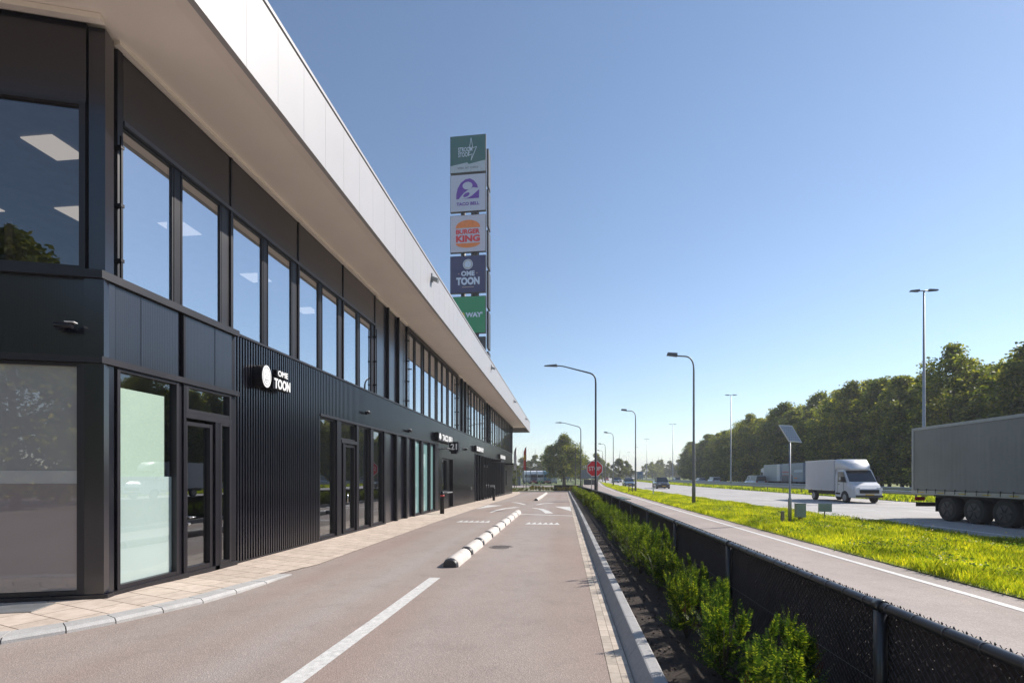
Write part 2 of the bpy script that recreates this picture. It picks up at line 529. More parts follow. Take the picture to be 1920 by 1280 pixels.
for lane in (4.75, 8.3):
    y = -20
    while y < 330:
        w = 0.15; x0 = HN(y) + lane; x1 = HN(y + 3) + lane
        mb.add([(x0, y, .005), (x0 + w, y, .005), (x1 + w, y + 3, .005), (x1, y + 3, .005)], [(0, 1, 2, 3)])
        y += 12
mb.build("highway_lane_dashes", M_MARK)["kind"] = 'structure'

# car park surface and its edges
yl = [y for y in YS if -40 <= y <= 70] + [71]
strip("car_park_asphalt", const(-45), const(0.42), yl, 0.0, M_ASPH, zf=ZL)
strip("edge_paving", const(0.424), const(0.632), yl, 0.004, M_BRICKP, zf=ZL)
yk = frange(-6, 71, 1.0)
mb = MB()
prof = [(0.636, -0.1), (0.636, 0.0), (0.74, 0.145), (0.755, 0.15), (0.845, 0.15), (0.86, 0.14), (0.86, -0.1)]
for y in yk[:-1]:
    a0, a1 = y + 0.004, y + 0.996
    v = [(p[0], a0, p[1] + zl(a0)) for p in prof] + [(p[0], a1, p[1] + zl(a1)) for p in prof]
    n = len(prof)
    mb.add(v, [tuple(range(n - 1, -1, -1)), tuple(range(n, 2 * n))] + [(i, (i + 1) % n, n + (i + 1) % n, n + i) for i in range(n)])
mb.build("kerb", M_CONC)["kind"] = 'structure'
strip("planting_soil", const(0.86), const(2.75), yl, 0.06, M_SOIL, zf=lambda x, y: gz(x, y), nx=4)
# end kerb and end bed
mb = MB()
mb.box(-6.6, 0.66, 70.3, 70.55, -0.6, -0.32)
mb.build("end_kerb", M_CONCL)["kind"] = 'structure'
mb = MB(); mb.box(-24, 2.5, 70.55, 74.5, -0.9, -0.36)
mb.build("end_bed_ground", M_VERGE)["kind"] = 'structure'
mb = MB(); mb.add([(-70, 76, -.45), (2.4, 76, -.45), (2.4, 84, -.45), (-70, 92, -.45)], [(0, 1, 2, 3)])
mb.add([(-70, 96, -.45), (-14, 92, -.45), (1.5, 110, -.45), (1.5, 118, -.45), (-70, 175, -.45)], [(0, 1, 2, 3, 4)])
mb.build("lorry_park_road", M_ROAD)["kind"] = 'structure'

# kerb and pavement along the building
ko = [(-9.5, 3.35), (-8.2, 3.75), (-7.0, 4.30), (-6.16, 4.69), (-5.82, 5.10), (-5.58, 5.50), (-5.38, 6.00), (-5.20, 6.50), (-5.11, 7.10), (-5.07, 7.8), (-5.07, 8.6)]
ki = []
for i, (x, y) in enumerate(ko):
    a = Vector(ko[max(i - 1, 0)]); b = Vector(ko[min(i + 1, len(ko) - 1)])
    t = (b - a).normalized(); nrm = Vector((-t.y, t.x))
    w = 0.30 if i < len(ko) - 1 else 0.28
    ki.append((x + nrm.x * w, y + nrm.y * w))
mb = MB()
for i in range(len(ko) - 1):
    g = 0.012
    def L2(p, q, t): return (p[0] + (q[0] - p[0]) * t, p[1] + (q[1] - p[1]) * t)
    a, b = L2(ko[i], ko[i + 1], g), L2(ko[i], ko[i + 1], 1 - g)
    c, d = L2(ki[i], ki[i + 1], g), L2(ki[i], ki[i + 1], 1 - g)
    e = 0.035
    h0 = 0.07; h1 = 0.07 if i < 8 else (0.045 if i == 8 else 0.012)
    if i == 9: h0 = 0.045
    a2, b2 = L2(a, c, 0.14), L2(b, d, 0.14)
    v = [(*a, -.1), (*b, -.1), (*b, h1 * .5), (*a, h0 * .5), (*a2, h0), (*b2, h1), (*c, h0), (*d, h1), (*c, -.1), (*d, -.1)]
    mb.add(v, [(0, 1, 2, 3), (3, 2, 5, 4), (4, 5, 7, 6), (6, 7, 9, 8), (0, 3, 4, 6, 8), (1, 9, 7, 5, 2)])
mb.build("pavement_kerb", M_CONCL)["kind"] = 'structure'
pv = MB()
inner = [(p[0], p[1]) for p in ki] + [(-5.10, 9.6), (-5.11, 13), (-5.10, 20), (-5.12, 30), (-5.13, 40), (-5.25, 50), (-5.55, 62), (-6.4, 70.3)]
def pz(i, y): return (0.062 if i < 9 else (0.038 if i == 9 else 0.012)) + zl(y)
v = []; f = []
for i, (x, y) in enumerate(inner):
    bx, by = ((x - 2.2, y + 1.6) if i < 7 else (-7.4, y))
    if i < 7: bx = -7.4 - (7 - i) * 0.9; by = y + (7 - i) * 0.35
    v += [(x, y, pz(i, y)), (bx, by, pz(i, by))]
for i in range(len(inner) - 1):
    f.append((2 * i, 2 * i + 2, 2 * i + 3, 2 * i + 1))
pv.add(v, f)
pv.build("pavement", M_TILE)["kind"] = 'structure'

# painted markings
mk = MB()
def mpoly(pts, mi=0, off=0.004):
    ar = sum(pts[i][0] * pts[(i + 1) % len(pts)][1] - pts[(i + 1) % len(pts)][0] * pts[i][1] for i in range(len(pts)))
    if ar < 0: pts = pts[::-1]
    mk.add([(x, y, zl(y) + off) for x, y in pts], [tuple(range(len(pts)))], mi)
def mline(path, w0, w1=None, mi=0):
    w1 = w0 if w1 is None else w1
    L, Rr = [], []
    for i, p in enumerate(path):
        a = Vector(path[max(i - 1, 0)]); b = Vector(path[min(i + 1, len(path) - 1)])
        t = (b - a).normalized(); w = (w0 + (w1 - w0) * i / (len(path) - 1)) / 2
        L.append((p[0] - t.y * w, p[1] + t.x * w)); Rr.append((p[0] + t.y * w, p[1] - t.x * w))
    for i in range(len(path) - 1): mpoly([L[i], L[i + 1], Rr[i + 1], Rr[i]], mi)
for a, b in ((1.2, 5.8),): mline([(-2.47, a), (-2.44, 3.4), (-2.37, 6.0), (-2.33, 8.6)], 0.20)
mline([(-2.15, 23.75), (0.42, 22.9)], 0.22)
for x0, x1, y0 in ((-4.30, -2.95, 19.2), (-1.47, -0.15, 18.65)):
    n = 6; st = (x1 - x0) / n
    for i in range(n):
        mpoly([(x0 + i * st, y0), (x0 + (i + .92) * st, y0 - .03), (x0 + (i + .5) * st, y0 + 0.75)])
    mline([(x0, y0 - .05), (x1, y0 - .08)], 0.12)
mline([(-3.75, 24.6), (-3.68, 26.4), (-3.45, 28.1), (-2.85, 29.6)], 0.10, 0.46)
mline([(-0.72, 24.4), (-1.0, 26.4), (-1.3, 27.9), (-1.82, 28.9)], 0.40, 0.28)
mline([(-3.80, 36.4), (-3.3, 35.4), (-2.6, 32.7)], 0.42, 0.18)
mline([(-1.83, 32.6), (-1.5, 34.6), (-0.85, 35.5)], 0.12, 0.46)
mpoly([(-5.05, 27.5), (-5.05, 31.9), (-4.0, 31.7)])
mpoly([(-0.55, 30.6), (0.41, 30.6), (0.41, 26.2)])
mline([(-4.75, 39.9), (-3.1, 39.1)], 0.3, mi=1)
mline([(-1.35, 38.9), (-0.02, 38.4)], 0.3, mi=1)
mk.build("car_park_markings", [M_MARK, M_MARKW])["kind"] = 'structure'

# ------------------------------------------------------------------ concrete dividers
def divider_mesh(L):
    mb = MB(); nseg = 8; xs = [0, 0.03, 0.085, 0.10, L - 0.10, L - 0.085, L - 0.03, L]; sc = [0.78, 0.90, 0.955, 1, 1, 0.955, 0.90, 0.78]
    ring = []
    for x, s_ in zip(xs, sc):
        for j in range(nseg + 1):
            a = PI * j / nseg
            ring.append((math.cos(a) * 0.17 * s_, x, max(0.0, math.sin(a)) ** 0.8 * 0.185 * s_ - (0.02 if j in (0, nseg) else 0)))
    f = []
    m = nseg + 1
    for i in range(len(xs) - 1):
        for j in range(nseg): f.append((i * m + j, i * m + j + 1, (i + 1) * m + j + 1, (i + 1) * m + j))
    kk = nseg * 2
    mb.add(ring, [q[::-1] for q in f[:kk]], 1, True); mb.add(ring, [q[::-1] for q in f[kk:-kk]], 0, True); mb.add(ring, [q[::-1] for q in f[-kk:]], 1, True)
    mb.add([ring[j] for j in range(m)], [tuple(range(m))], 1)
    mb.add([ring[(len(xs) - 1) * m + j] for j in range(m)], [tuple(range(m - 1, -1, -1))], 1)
    return mb.mesh("concrete_divider", [M_BLOCK, M_POLED])  # dark cap material: shade on the block ends put into the colour
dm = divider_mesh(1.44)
ords = ["first", "second", "third", "fourth", "fifth", "sixth", "seventh", "eighth", "ninth", "tenth"]
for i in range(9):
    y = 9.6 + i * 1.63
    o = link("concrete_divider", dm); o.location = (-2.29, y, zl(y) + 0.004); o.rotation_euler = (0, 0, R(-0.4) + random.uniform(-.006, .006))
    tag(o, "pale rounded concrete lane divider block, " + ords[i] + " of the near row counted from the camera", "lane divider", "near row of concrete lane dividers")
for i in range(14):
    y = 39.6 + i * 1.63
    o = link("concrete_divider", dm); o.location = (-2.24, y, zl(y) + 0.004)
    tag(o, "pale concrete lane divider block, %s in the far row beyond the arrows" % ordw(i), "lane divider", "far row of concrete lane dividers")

# manhole cover
mb = MB().tube([(0, 0, -.02), (0, 0, .006)], 0.31, 24)
for k in range(5): mb.box(-.22, .22, -.2 + k * .09, -.16 + k * .09, .006, .011)
o = mb.build("manhole_cover", paint("cast_iron", (0.23, 0.195, 0.175), 0.6, 0.4, 0.3, 12)); o.location = (-1.62, 12.5, 0.002)
tag(o, "round cast iron manhole cover set in the right lane beside the dividers", "manhole cover")
mb = MB().box(-.35, .35, -.22, .22, 0, .01)
o = mb.build("drain_cover", M_GALV); o.location = (-7.35, 5.75, 0.066); o.rotation_euler = (0, 0, R(17.7))
tag(o, "grey steel inspection cover in the pavement beneath the frosted corner window", "drain cover")

# ------------------------------------------------------------------ the building
B = empty("roadside_restaurant", (0, 0, 0), 0, "long two storey black clad restaurant building with deep white roof edge", "building")
XR, XG, XB = -6.83, -6.95, -6.75         # rib face, glass plane, bay plane
YE = 64.4
ZT = 8.50
Cc = Vector((-6.70, 6.45)); dd = Vector((-.953, -.304)); nn = Vector((.304, -.953))
MF = Matrix(((-dd.x, -nn.x, 0, Cc.x), (-dd.y, -nn.y, 0, Cc.y), (0, 0, 1, 0), (0, 0, 0, 1)))   # local x=-s ... toward the corner, local -y outwards

# ribbed cladding
def ribs(mb, y0, y1, z0, z1, pitch=0.09, w=0.045, xf=XR, dep=0.04):
    n = max(1, int((y1 - y0) / pitch))
    for i in range(n):
        a = y0 + (i + 0.25) * (y1 - y0) / n
        zb = z0 if not callable(z0) else z0(a)
        mb.add([(xf - dep, a, zb), (xf, a + 0.004, zb), (xf, a + w - 0.004, zb), (xf - dep, a + w, zb),
                (xf - dep, a, z1), (xf, a + 0.004, z1), (xf, a + w - 0.004, z1), (xf - dep, a + w, z1)],
               [(0, 1, 5, 4), (1, 2, 6, 5), (2, 3, 7, 6), (4, 5, 6, 7), (0, 3, 2, 1)])
gb = lambda y: zl(y) + 0.05
mb = MB(); ribs(mb, 9.40, YE, 3.62, 4.80)
mb.box(XR - .16, XR - .04, 9.38, YE, 3.60, 4.80)
mb.build("upper_cladding", M_BLACK2, B)
ground_clad = [(9.40, 13.0), (25.95, 26.70), (27.98, 28.36), (29.44, 36.9), (55.7, 56.6), (57.9, YE)]
for a, b in ground_clad:
    mb = MB(); ribs(mb, a, b, gb, 3.62)
    mb.box(XR - .16, XR - .04, a, b, -0.7, 3.60)
    mb.build("ribbed_wall", M_BLACK2, B)
# wall pieces above and below hatch and back door
mb = MB(); ribs(mb, 26.70, 27.98, 2.86, 3.62); mb.box(XR - .16, XR - .04, 26.70, 27.98, 2.86, 3.60); ribs(mb, 26.70, 27.98, gb, 0.90); mb.box(XR - .16, XR - .04, 26.70, 27.98, -.7, 0.88)
ribs(mb, 28.36, 29.44, 2.86, 3.62); mb.box(XR - .16, XR - .04, 28.36, 29.44, 2.86, 3.60)
ribs(mb, 56.6, 57.9, 2.65, 3.62); mb.box(XR - .16, XR - .04, 56.6, 57.9, 2.65, 3.60); ribs(mb, 56.6, 57.9, gb, 0.6); mb.box(XR - .16, XR - .04, 56.6, 57.9, -.7, 0.58)
mb.build("ribbed_wall", M_BLACK2, B)
# flashings
mb = MB()
mb.box(XR - .12, XR + .03, 9.40, YE + .03, 4.803, 4.85)
mb.box(XR - .10, XR + .025, 12.98, 25.97, 3.545, 3.617)
mb.box(XR - .10, XR + .025, 36.88, 55.72, 3.545, 3.617)
mb.build("sill_flashing", M_FRAME, B)
mb = MB()
for a, b in ((9.4, 13.0), (25.95, 36.9), (55.7, YE)):
    for i, y in enumerate(frange(a, b, 2.0)[:-1]):
        y1 = min(b, y + 2); mb.box(XR - .1, XR + .01, y, y1, zl(y1) - .3, zl(y1) + .048)
mb.build("plinth", M_FRAME, B)

def window(y0, y1, z0, z1, xp, pane=M_GLASS, fw=0.05, dep=0.10, blind=None, parent=B, film=None, nm="window"):
    mb = MB()
    x0, x1 = xp - 0.03, xp - 0.03 + dep
    mb.box(x0, x1, y0, y0 + fw, z0, z1); mb.box(x0, x1, y1 - fw, y1, z0, z1)
    mb.box(x0 + .002, x1 - .003, y0 + fw, y1 - fw, z0, z0 + fw * 1.3); mb.box(x0 + .002, x1 - .003, y0 + fw, y1 - fw, z1 - fw, z1)
    w = mb.build(nm, M_FRAME, parent)
    g = MB().add([(xp, y0 + fw * .9, z0 + fw), (xp, y1 - fw * .9, z0 + fw), (xp, y1 - fw * .9, z1 - fw * .9), (xp, y0 + fw * .9, z1 - fw * .9)], [(0, 1, 2, 3)])
    g.build("pane", pane, w)
    if blind:
        bz, bm = blind
        MB().box(xp - .14, xp - .125, y0 + fw, y1 - fw, bz, z1 - fw).build("blind", bm, w)
    if film:
        fz0, fz1, fy1, fm = film
        MB().box(xp - .06, xp - .045, y0 + fw * .8, fy1, fz0, fz1).build("film", fm, w)
    return w

M_BLIND = paint("blind_fabric", (0.50, 0.44, 0.36), 0.8)
# upper storey
def upper_group(ya, nb, top, blind_z=None, header=True, bay=2.575):
    zg0 = 4.86
    q = bay / 2.575
    for k in range(nb):
        y = ya + k * bay
        bl = (blind_z, M_BLIND) if blind_z else None
        window(y + .04 * q, y + 1.08 * q, zg0, top, XG, blind=bl, fw=.035, dep=.06)
        window(y + 1.25 * q, y + 2.29 * q, zg0, top, XG, blind=bl, fw=.035, dep=.06)
        mb = MB(); mb.box(XG - .1, XG + .04, y + 1.08 * q, y + 1.23 * q, zg0, top)
        mb.box(XG - .1, XG + .05, y + 1.23 * q, y + 1.25 * q, zg0, top)
        mb.build("mullion", M_BLACK, B)
        mb = MB(); mb.box(XG - .1, XG + .035, y + 2.29 * q, y + bay - .055, zg0, top)
        mb.box(XG - .1, XG + .075, y + bay - .055, y + bay, zg0, ZT - .03 if header else top)
        mb.build("fin", M_FRAME, B)
    mb = MB(); mb.box(XG - .1, XG + .07, ya - .05, ya + .04 * q, zg0, ZT - .03 if header else top)
    mb.build("fin", M_FRAME, B)
    if header:
        for k in range(nb):
            y = ya + k * bay
            a, b = (y + .065 if k == 0 else y + .004), y + bay - .059
            MB().box(XG - .1, XG + .05, a, b, top + .075, ZT - .03).build("header_panel", M_BLACK2, B)
        MB().box(XG - .1, XG + .085, ya + .06, ya + nb * bay - .06, top, top + .07).build("lintel", paint("lintel_metal", (0.055, 0.06, 0.075), 0.35), B)
    else:
        MB().box(XG - .1, XG + .09, ya - .03, ya + nb * bay, top, ZT - .03).build("lintel", M_BLACK, B)
upper_group(6.86, 4, 7.36)
upper_group(20.83, 4, 8.28, blind_z=7.10, header=False)
upper_group(34.75, 3, 8.28, blind_z=7.25, header=False, bay=2.5)
upper_group(45.8, 7, 8.28, header=False, bay=2.62)
for ya, yb in ((17.20, 20.78), (31.16, 34.70), (42.27, 45.75)):
    st = (yb - ya) / 3
    for k in range(3):
        MB().box(XG - .12, XG + .02, ya + k * st + (.03 if k else 0), ya + (k + 1) * st - .03, 4.86, ZT - .02).build("wall_panel", M_BLACK2, B)
        if k: MB().box(XG - .1, XG + .13, ya + k * st - .03, ya + k * st + .03, 4.86, ZT - .04).build("fin", M_BLACK, B)
MB().box(XG - .1, XR + .03, YE - .2, YE, 4.86, ZT - .03).build("fin", M_BLACK, B)
# slim brackets rails beside window groups
for yy, zt in ((6.80, 7.1), (17.05, 7.2), (20.78, 8.2), (31.05, 8.2), (34.72, 8.2), (42.15, 8.2), (45.8, 8.2)):
    mb = MB()
    mb.box(XG + .13, XG + .16, yy - .015, yy + .015, 4.86, zt)
    for z in (5.15, 6.0, 6.9, 7.8):
        if z < zt: mb.box(XG, XG + .17, yy - .03, yy + .03, z, z + .05)
    mb.build("bracket_rail", M_BLACK, B)

# bay at the corner: right face
mb = MB()
mb.box(XB - .25, XB, 6.49, 6.62, 0.12, 3.50); mb.box(XB - .25, XB, 6.49, 6.64, 3.60, 4.74)
mb.box(XB - .25, XB - .10, 6.62, 6.67, 0.12, 3.50)
mb.build("corner_post", M_BLACK2, B)
window(6.67, 7.85, 0.12, 3.50, XB - .06, pane=glass("bay_glass", (0.85, 0.92, 0.88), 0.14, wob=0.03), film=(0.17, 3.22, 7.66, paint("mint_film", (0.60, 0.68, 0.62), 0.5, 0, 0.05, 0.8)))
MB().box(XB - .10, XB - .09, 6.72, 7.80, .18, 1.84).build("pane_band", paint("frost_film", (0.60, 0.65, 0.68), 0.5, 0, 0.04, 0.8), B)
mb = MB(); mb.box(XB - .25, XB - .02, 7.852, 7.96, 0.12, 3.5); mb.box(XB - .06, XB + .01, 7.96, 8.02, 0.10, 3.5)
mb.box(XB - .25, XB - .03, 9.23, 9.40, 0.02, 3.5)
mb.build("mullion", M_BLACK, B)
window(8.022, 9.20, 3.0, 3.50, XB - .06, pane=M_GLASS2)
MB().box(XB - .14, XB + .005, 8.022, 9.228, 2.90, 2.998).build("transom", M_FRAME, B)
dr = window(8.03, 8.72, 0.10, 2.84, XB - .10, pane=M_GLASS2, fw=0.065, nm="door")
mb = MB(); mb.tube([(XB + .02, 8.12, 1.10), (XB + .02, 8.22, 1.10)], .012); mb.tube([(XB - .04, 8.12, 1.10), (XB + .02, 8.12, 1.10)], .018)
mb.tube([(XB - .05, 8.12, .98), (XB - .005, 8.12, .98)], .025, 12); mb.build("handle", paint("steel_bright", (0.7, 0.7, 0.7), 0.25, 0.9), dr)
mb = MB(); mb.box(XB - .2, XB - .04, 8.725, 8.755, .1, 2.898); mb.build("mullion", M_BLACK, B); mb = MB(); mb.box(XB - .15, XB + .005, 8.757, 8.88, 0.02, 2.898); mb.build("mullion", M_BLACK, B)
window(8.882, 9.20, 0.10, 2.898, XB - .06, pane=M_GLASS2)
mb = MB(); mb.box(XB - .15, XB + .06, 6.45, 8.02, 0.0, 0.118); mb.box(XB - .15, XB + .005, 8.02, 9.4, 0.0, 0.098)
mb.build("plinth", M_FRAME, B)
mb = MB(); ribs(mb, 6.655, 7.86, 3.602, 4.738, pitch=0.034, w=0.02, xf=XB - .01, dep=0.0015); mb.box(XB - .15, XB - .0118, 6.655, 7.86, 3.602, 4.738)
mb.box(XB - .1, XB - .004, 7.10, 7.108, 3.602, 4.738)
ribs(mb, 8.02, 9.24, 3.602, 4.738, pitch=0.034, w=0.02, xf=XB - .01, dep=0.0015); mb.box(XB - .15, XB - .0118, 8.02, 9.24, 3.602, 4.738)
mb.box(XB - .1, XB - .004, 8.76, 8.768, 3.602, 4.738)
mb.build("band_panel", M_BLACK2, B)
mb = MB(); mb.box(XB - .15, XB - .07, 7.86, 7.97, 3.602, 4.738); mb.box(XB - .15, XB, 7.97, 8.018, 3.602, 4.738); mb.box(XB - .25, XB - .06, 9.242, 9.40, 3.602, 4.80)
mb.build("mullion", M_BLACK, B)

# left face of the corner (local x runs from -8 to 0 at the corner, -y outwards)
def lf(mb, name, mats, parent=B):
    return mb.xf(MF).build(name, mats, parent)
LFL = -9.0
lf(MB().box(-.27, -.02, -.02, .2, 0.12, 3.50).box(-.27, -.02, -.021, .2, 3.602, 4.738), "corner_post", M_BLACK2)
lf(MB().box(LFL, .05, -.06, .1, 0, .118), "plinth", M_FRAME)
mb = MB()
for (s0, s1, z0, z1) in ((-2.6, -.27, .12, 3.5), (-5.2, -2.65, .12, 3.5), (-7.8, -5.25, .12, 3.5)):
    mb = MB(); mb.box(s0, s0 + .09, -.01, .12, z0, z1); mb.box(s1 - .10, s1, -.01, .12, z0, z1); mb.box(s0 + .09, s1 - .10, 0, .12, z0, z0 + .06); mb.box(s0 + .09, s1 - .10, 0, .12, z1 - .05, z1)
    w = lf(mb, "window", M_FRAME)
    lf(MB().add([(s0 + .09, .04, z0 + .06), (s1 - .10, .04, z0 + .06), (s1 - .10, .04, z1 - .05), (s0 + .09, .04, z1 - .05)], [(0, 1, 2, 3)]), "pane", M_FROST, w)
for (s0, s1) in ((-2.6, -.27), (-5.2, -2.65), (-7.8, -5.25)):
    lf(MB().box(s0 + .09, s1 - .10, .030, .036, .185, 1.74), "pane_band", glazed("frosted_warm_glass", (0.24, 0.205, 0.20), 0.5, 1.0, 1.9))
    lf(MB().box(s0 + .09, s1 - .10, .031, .037, 1.742, 1.93), "pane_band", glazed("painted_reflection_glass", (0.42, 0.42, 0.41), 0.5, 1.0, 1.9))  # pale strip: a reflection of the horizon painted onto the pane
for (s0, s1, z0, z1) in ((-2.6, -.27, 4.86, 7.32), (-5.2, -2.65, 4.86, 7.32), (-7.8, -5.25, 4.86, 7.32)):
    mb = MB(); mb.box(s0, s0 + .07, 0, .14, z0, z1); mb.box(s1 - .08, s1, 0, .14, z0, z1); mb.box(s0 + .07, s1 - .08, 0.002, .14, z0, z0 + .06); mb.box(s0 + .07, s1 - .08, 0.002, .14, z1 - .05, z1)
    w = lf(mb, "window", M_FRAME)
    lf(MB().add([(s0 + .07, .06, z0 + .06), (s1 - .08, .06, z0 + .06), (s1 - .08, .06, z1 - .05), (s0 + .07, .06, z1 - .05)], [(0, 1, 2, 3)]), "pane", glass("corner_glass", (0.42, 0.42, 0.42), 0.16) if s1 > -1 else M_GLASS, w)
lf(MB().box(LFL, -.27, .02, .2, 7.33, ZT - .02), "header_panel", M_BLACK2)
mb = MB(); n = int((-.27 - LFL) / .034)
for i in range(n):
    a = -.275 - i * .034; mb.box(a - .02, a, .0165, .018, 3.602, 4.738)
mb.box(LFL, -.27, .018, .15, 3.602, 4.738)
lf(mb, "band_panel", M_BLACK2)
# upper corner post recessed
mb = MB().box(-.24, -.03, .03, .24, 4.86, ZT - .05)
lf(mb, "corner_post", M_BLACK2)
# ledges wrap the corner
mb = MB()
for z0, z1 in ((4.742, 4.86), (3.503, 3.60)):
    o2 = Cc + nn * 0.07 + dd * 0.0
    a = Cc + dd * 9 + nn * .05; a_in = Cc + dd * 9 - nn * .2
    poly = [(XB - .2, 9.40), (XB - .2, 6.9), (a_in.x, a_in.y), (a.x, a.y), (XB + .05, 6.385), (XB + .05, 9.40)]
    mb.prism(poly[::-1], z0, z1)
mb.build("ledge", M_FRAME, B)

# ground floor glazing 13.0 - 25.95
xg = XG
window(13.03, 14.02, 0.06, 3.545, xg, pane=M_GLASS2)
MB().box(xg - .08, XR + .0, 14.02, 14.30, 0.02, 3.545).build("mullion", M_BLACK, B)
window(14.30, 15.42, 2.98, 3.545, xg, pane=M_GLASS2)
MB().box(xg - .06, XR + .015, 14.30, 15.42, 2.88, 2.98).build("transom", M_FRAME, B)
MB().box(xg - .06, XR - .01, 14.45, 14.62, 0.02, 2.88).build("mullion", M_BLACK, B)
window(14.30, 14.45, 0.06, 2.88, xg, pane=M_GLASS2, fw=.03)
d2 = window(14.62, 15.42, 0.04, 2.86, xg, pane=M_GLASS2, fw=.08, nm="door")
MB().tube([(XR + .02, 14.70, 1.0), (XR + .02, 14.70, 1.3)], .012).build("handle", MATS["steel_bright"], d2)
MB().box(xg - .08, XR + .0, 15.42, 15.60, 0.0, 3.545).build("mullion", M_BLACK, B)
window(15.60, 16.60, 0.06, 3.545, xg, pane=M_GLASS2)
MB().box(xg - .08, XR + .0, 16.60, 16.84, 0.0, 3.545).build("mullion", M_BLACK, B)
window(16.84, 17.90, 0.06, 3.545, xg, pane=M_GLASS2)
MB().box(xg - .08, XR + .0, 17.90, 18.05, 0.0, 3.545).build("mullion", M_BLACK, B)
for a, b in ((18.05, 19.20), (19.38, 20.45), (20.62, 21.60)):
    MB().box(xg - .1, xg + .02, a, b, -.05, 3.545).build("wall_panel", M_BLACK2, B)
for a, b in ((19.20, 19.38), (20.45, 20.62), (21.60, 21.72)):
    MB().box(xg - .1, XR + .03, a, b, -.1, 3.545).build("fin", M_BLACK, B)
for a, b in ((21.72, 22.76), (23.12, 24.22), (24.42, 25.28)):
    window(a, b, 0.04, 3.545, xg, pane=M_TEAL)
for a, b in ((22.76, 23.12), (24.22, 24.42), (25.28, 25.95)):
    MB().box(xg - .1, XR + .0, a, b, -.1, 3.545).build("mullion", M_BLACK, B)
MB().box(xg - .1, XR + .01, 13.03, 18.05, -0.1, 0.058).build("plinth", M_FRAME, B)
MB().box(xg - .1, XR + .01, 21.72, 25.28, -0.3, 0.038).build("plinth", M_FRAME, B)
# hatch and service door
w = window(26.75, 27.93, 0.95, 2.82, XR - .12, pane=glass("hatch_glass", (0.3, 0.3, 0.3), 0.08), dep=.14)
MB().box(XR - .1, XR + .32, 26.7, 27.98, 0.88, 0.94).build("ledge", M_GALV, w)
d3 = MB().box(XR - .30, XR - .25, 28.40, 29.40, -.1, 2.84).build("door", M_BLACK, B)
MB().tube([(XR - .2, 28.55, .95), (XR - .2, 28.55, 1.2)], .015).build("handle", M_GALV, d3)
MB().box(XR - .3, XR + .02, 28.36, 28.40, -.2, 2.86).box(XR - .3, XR + .02, 29.40, 29.44, -.2, 2.86).build("door_frame", M_FRAME, B)
hd = MB().box(XR + .005, XR + .06, 35.3, 35.42, .82, 1.05).build("handle", MATS["steel_bright"], B)
w = window(56.65, 57.85, 0.65, 2.62, XR - .10, pane=glass("hatch_glass", (0.3, 0.3, 0.3), 0.08), dep=.14)
# opening 36.9 - 55.7
edges = [36.9, 38.15, 39.3, 40.6, 41.1, 42.4, 43.7, 45.0, 46.4, 47.8, 49.2, 50.6, 52.0, 53.3, 54.5, 55.7]
for i, (a, b) in enumerate(zip(edges, edges[1:])):
    if i in (0, 1, 12, 13, 14):
        MB().box(xg - .1, xg + .02, a + .05, b - .05, -.5, 3.545).build("wall_panel", M_BLACK2, B)
    elif i in (4, 5):
        dd_ = window(a + .05, b - .05, -.15, 2.7, xg, pane=M_GLASS2, fw=.07, nm="door")
        MB().tube([(XR + .03, b - .16, .8), (XR + .03, b - .16, 1.1)], .015).build("handle", M_GALV, dd_)
        window(a + .05, b - .05, 2.75, 3.545, xg, pane=M_GLASS2)
    else:
        window(a + .05, b - .05, -.15, 3.545, xg, pane=M_GLASS2)
    MB().box(xg - .1, XR + .03, a - .05, a + .05, -.6, 3.545).build("fin", M_BLACK, B)
MB().box(xg - .1, XR + .01, 36.9, 55.7, -0.8, -0.152).build("plinth", M_FRAME, B)
# small canopy over the far door and the order window
MB().box(XR - .05, XR + .9, 45.5, 48.2, 3.2, 3.4).build("door_canopy", M_BLACK, B)
MB().box(XR - .05, XR + 1.0, 56.0, 60.5, 3.15, 3.35).build("door_canopy", M_BLACK, B)

# far end wall, back wall, far left walls, floors, ceilings
a = Cc + dd * 9.0
mb = MB()
mb.box(-24.8, XR - .02, YE - .2, YE - .003, -.9, ZT - .02)
mb.box(-24.8, -24.6, 3.5, YE - .21, -.9, ZT - .02)
mb.box(-24.6, a.x + .05, a.y, a.y + .2, -.2, ZT - .02)
mb.build("outer_wall", M_BLACK2, B)
poly = [(XG - .16, 9.3), (XG - .16, YE - .25), (-24.5, YE - .25), (-24.5, 4.6), (a.x, a.y + .35), (-6.98, 6.75), (-6.98, 9.3)]
MB().prism(poly, 3.62, 4.70).build("upper_floor", paint("floor_slab", (0.3, 0.3, 0.3), 0.8), B)
MB().prism(poly, 7.62, 7.70).build("ceiling", paint("ceiling_tile", (0.42, 0.40, 0.37), 0.8), B)
MB().prism(poly, -.6, 0.0).build("ground_floor", paint("floor_tile", (0.22, 0.2, 0.18), 0.5), B)
mb = MB().box(-11.5, -11.3, 9.6, YE - .4, 0, 3.6).box(-12.5, -12.3, 9.6, YE - .4, 4.7, 7.6)
for y in (12.9, 18.1, 26.0, 36.9): mb.box(-11.3, -7.2, y, y + .12, 0, 3.6)
for y in (17.4, 31.4, 42.4): mb.box(-12.3, -7.2, y, y + .12, 4.7, 7.6)
mb.build("inner_wall", paint("inner_wall_paint", (0.25, 0.24, 0.22), 0.8), B)
M_LIT = emit("ceiling_lamp_panel", (1.0, 0.88, 0.74), 0.7)
lp = []
for (x, y) in ((-8.9, 7.6), (-8.9, 10.4), (-8.9, 13.2), (-8.9, 16.0), (-10.6, 7.0), (-10.6, 9.6), (-12.4, 9.0), (-8.9, 22.5), (-8.9, 26)):
    MB().box(x - .3, x + .3, y - .3, y + .3, 7.60, 7.618).build("ceiling_light", M_LIT, B)

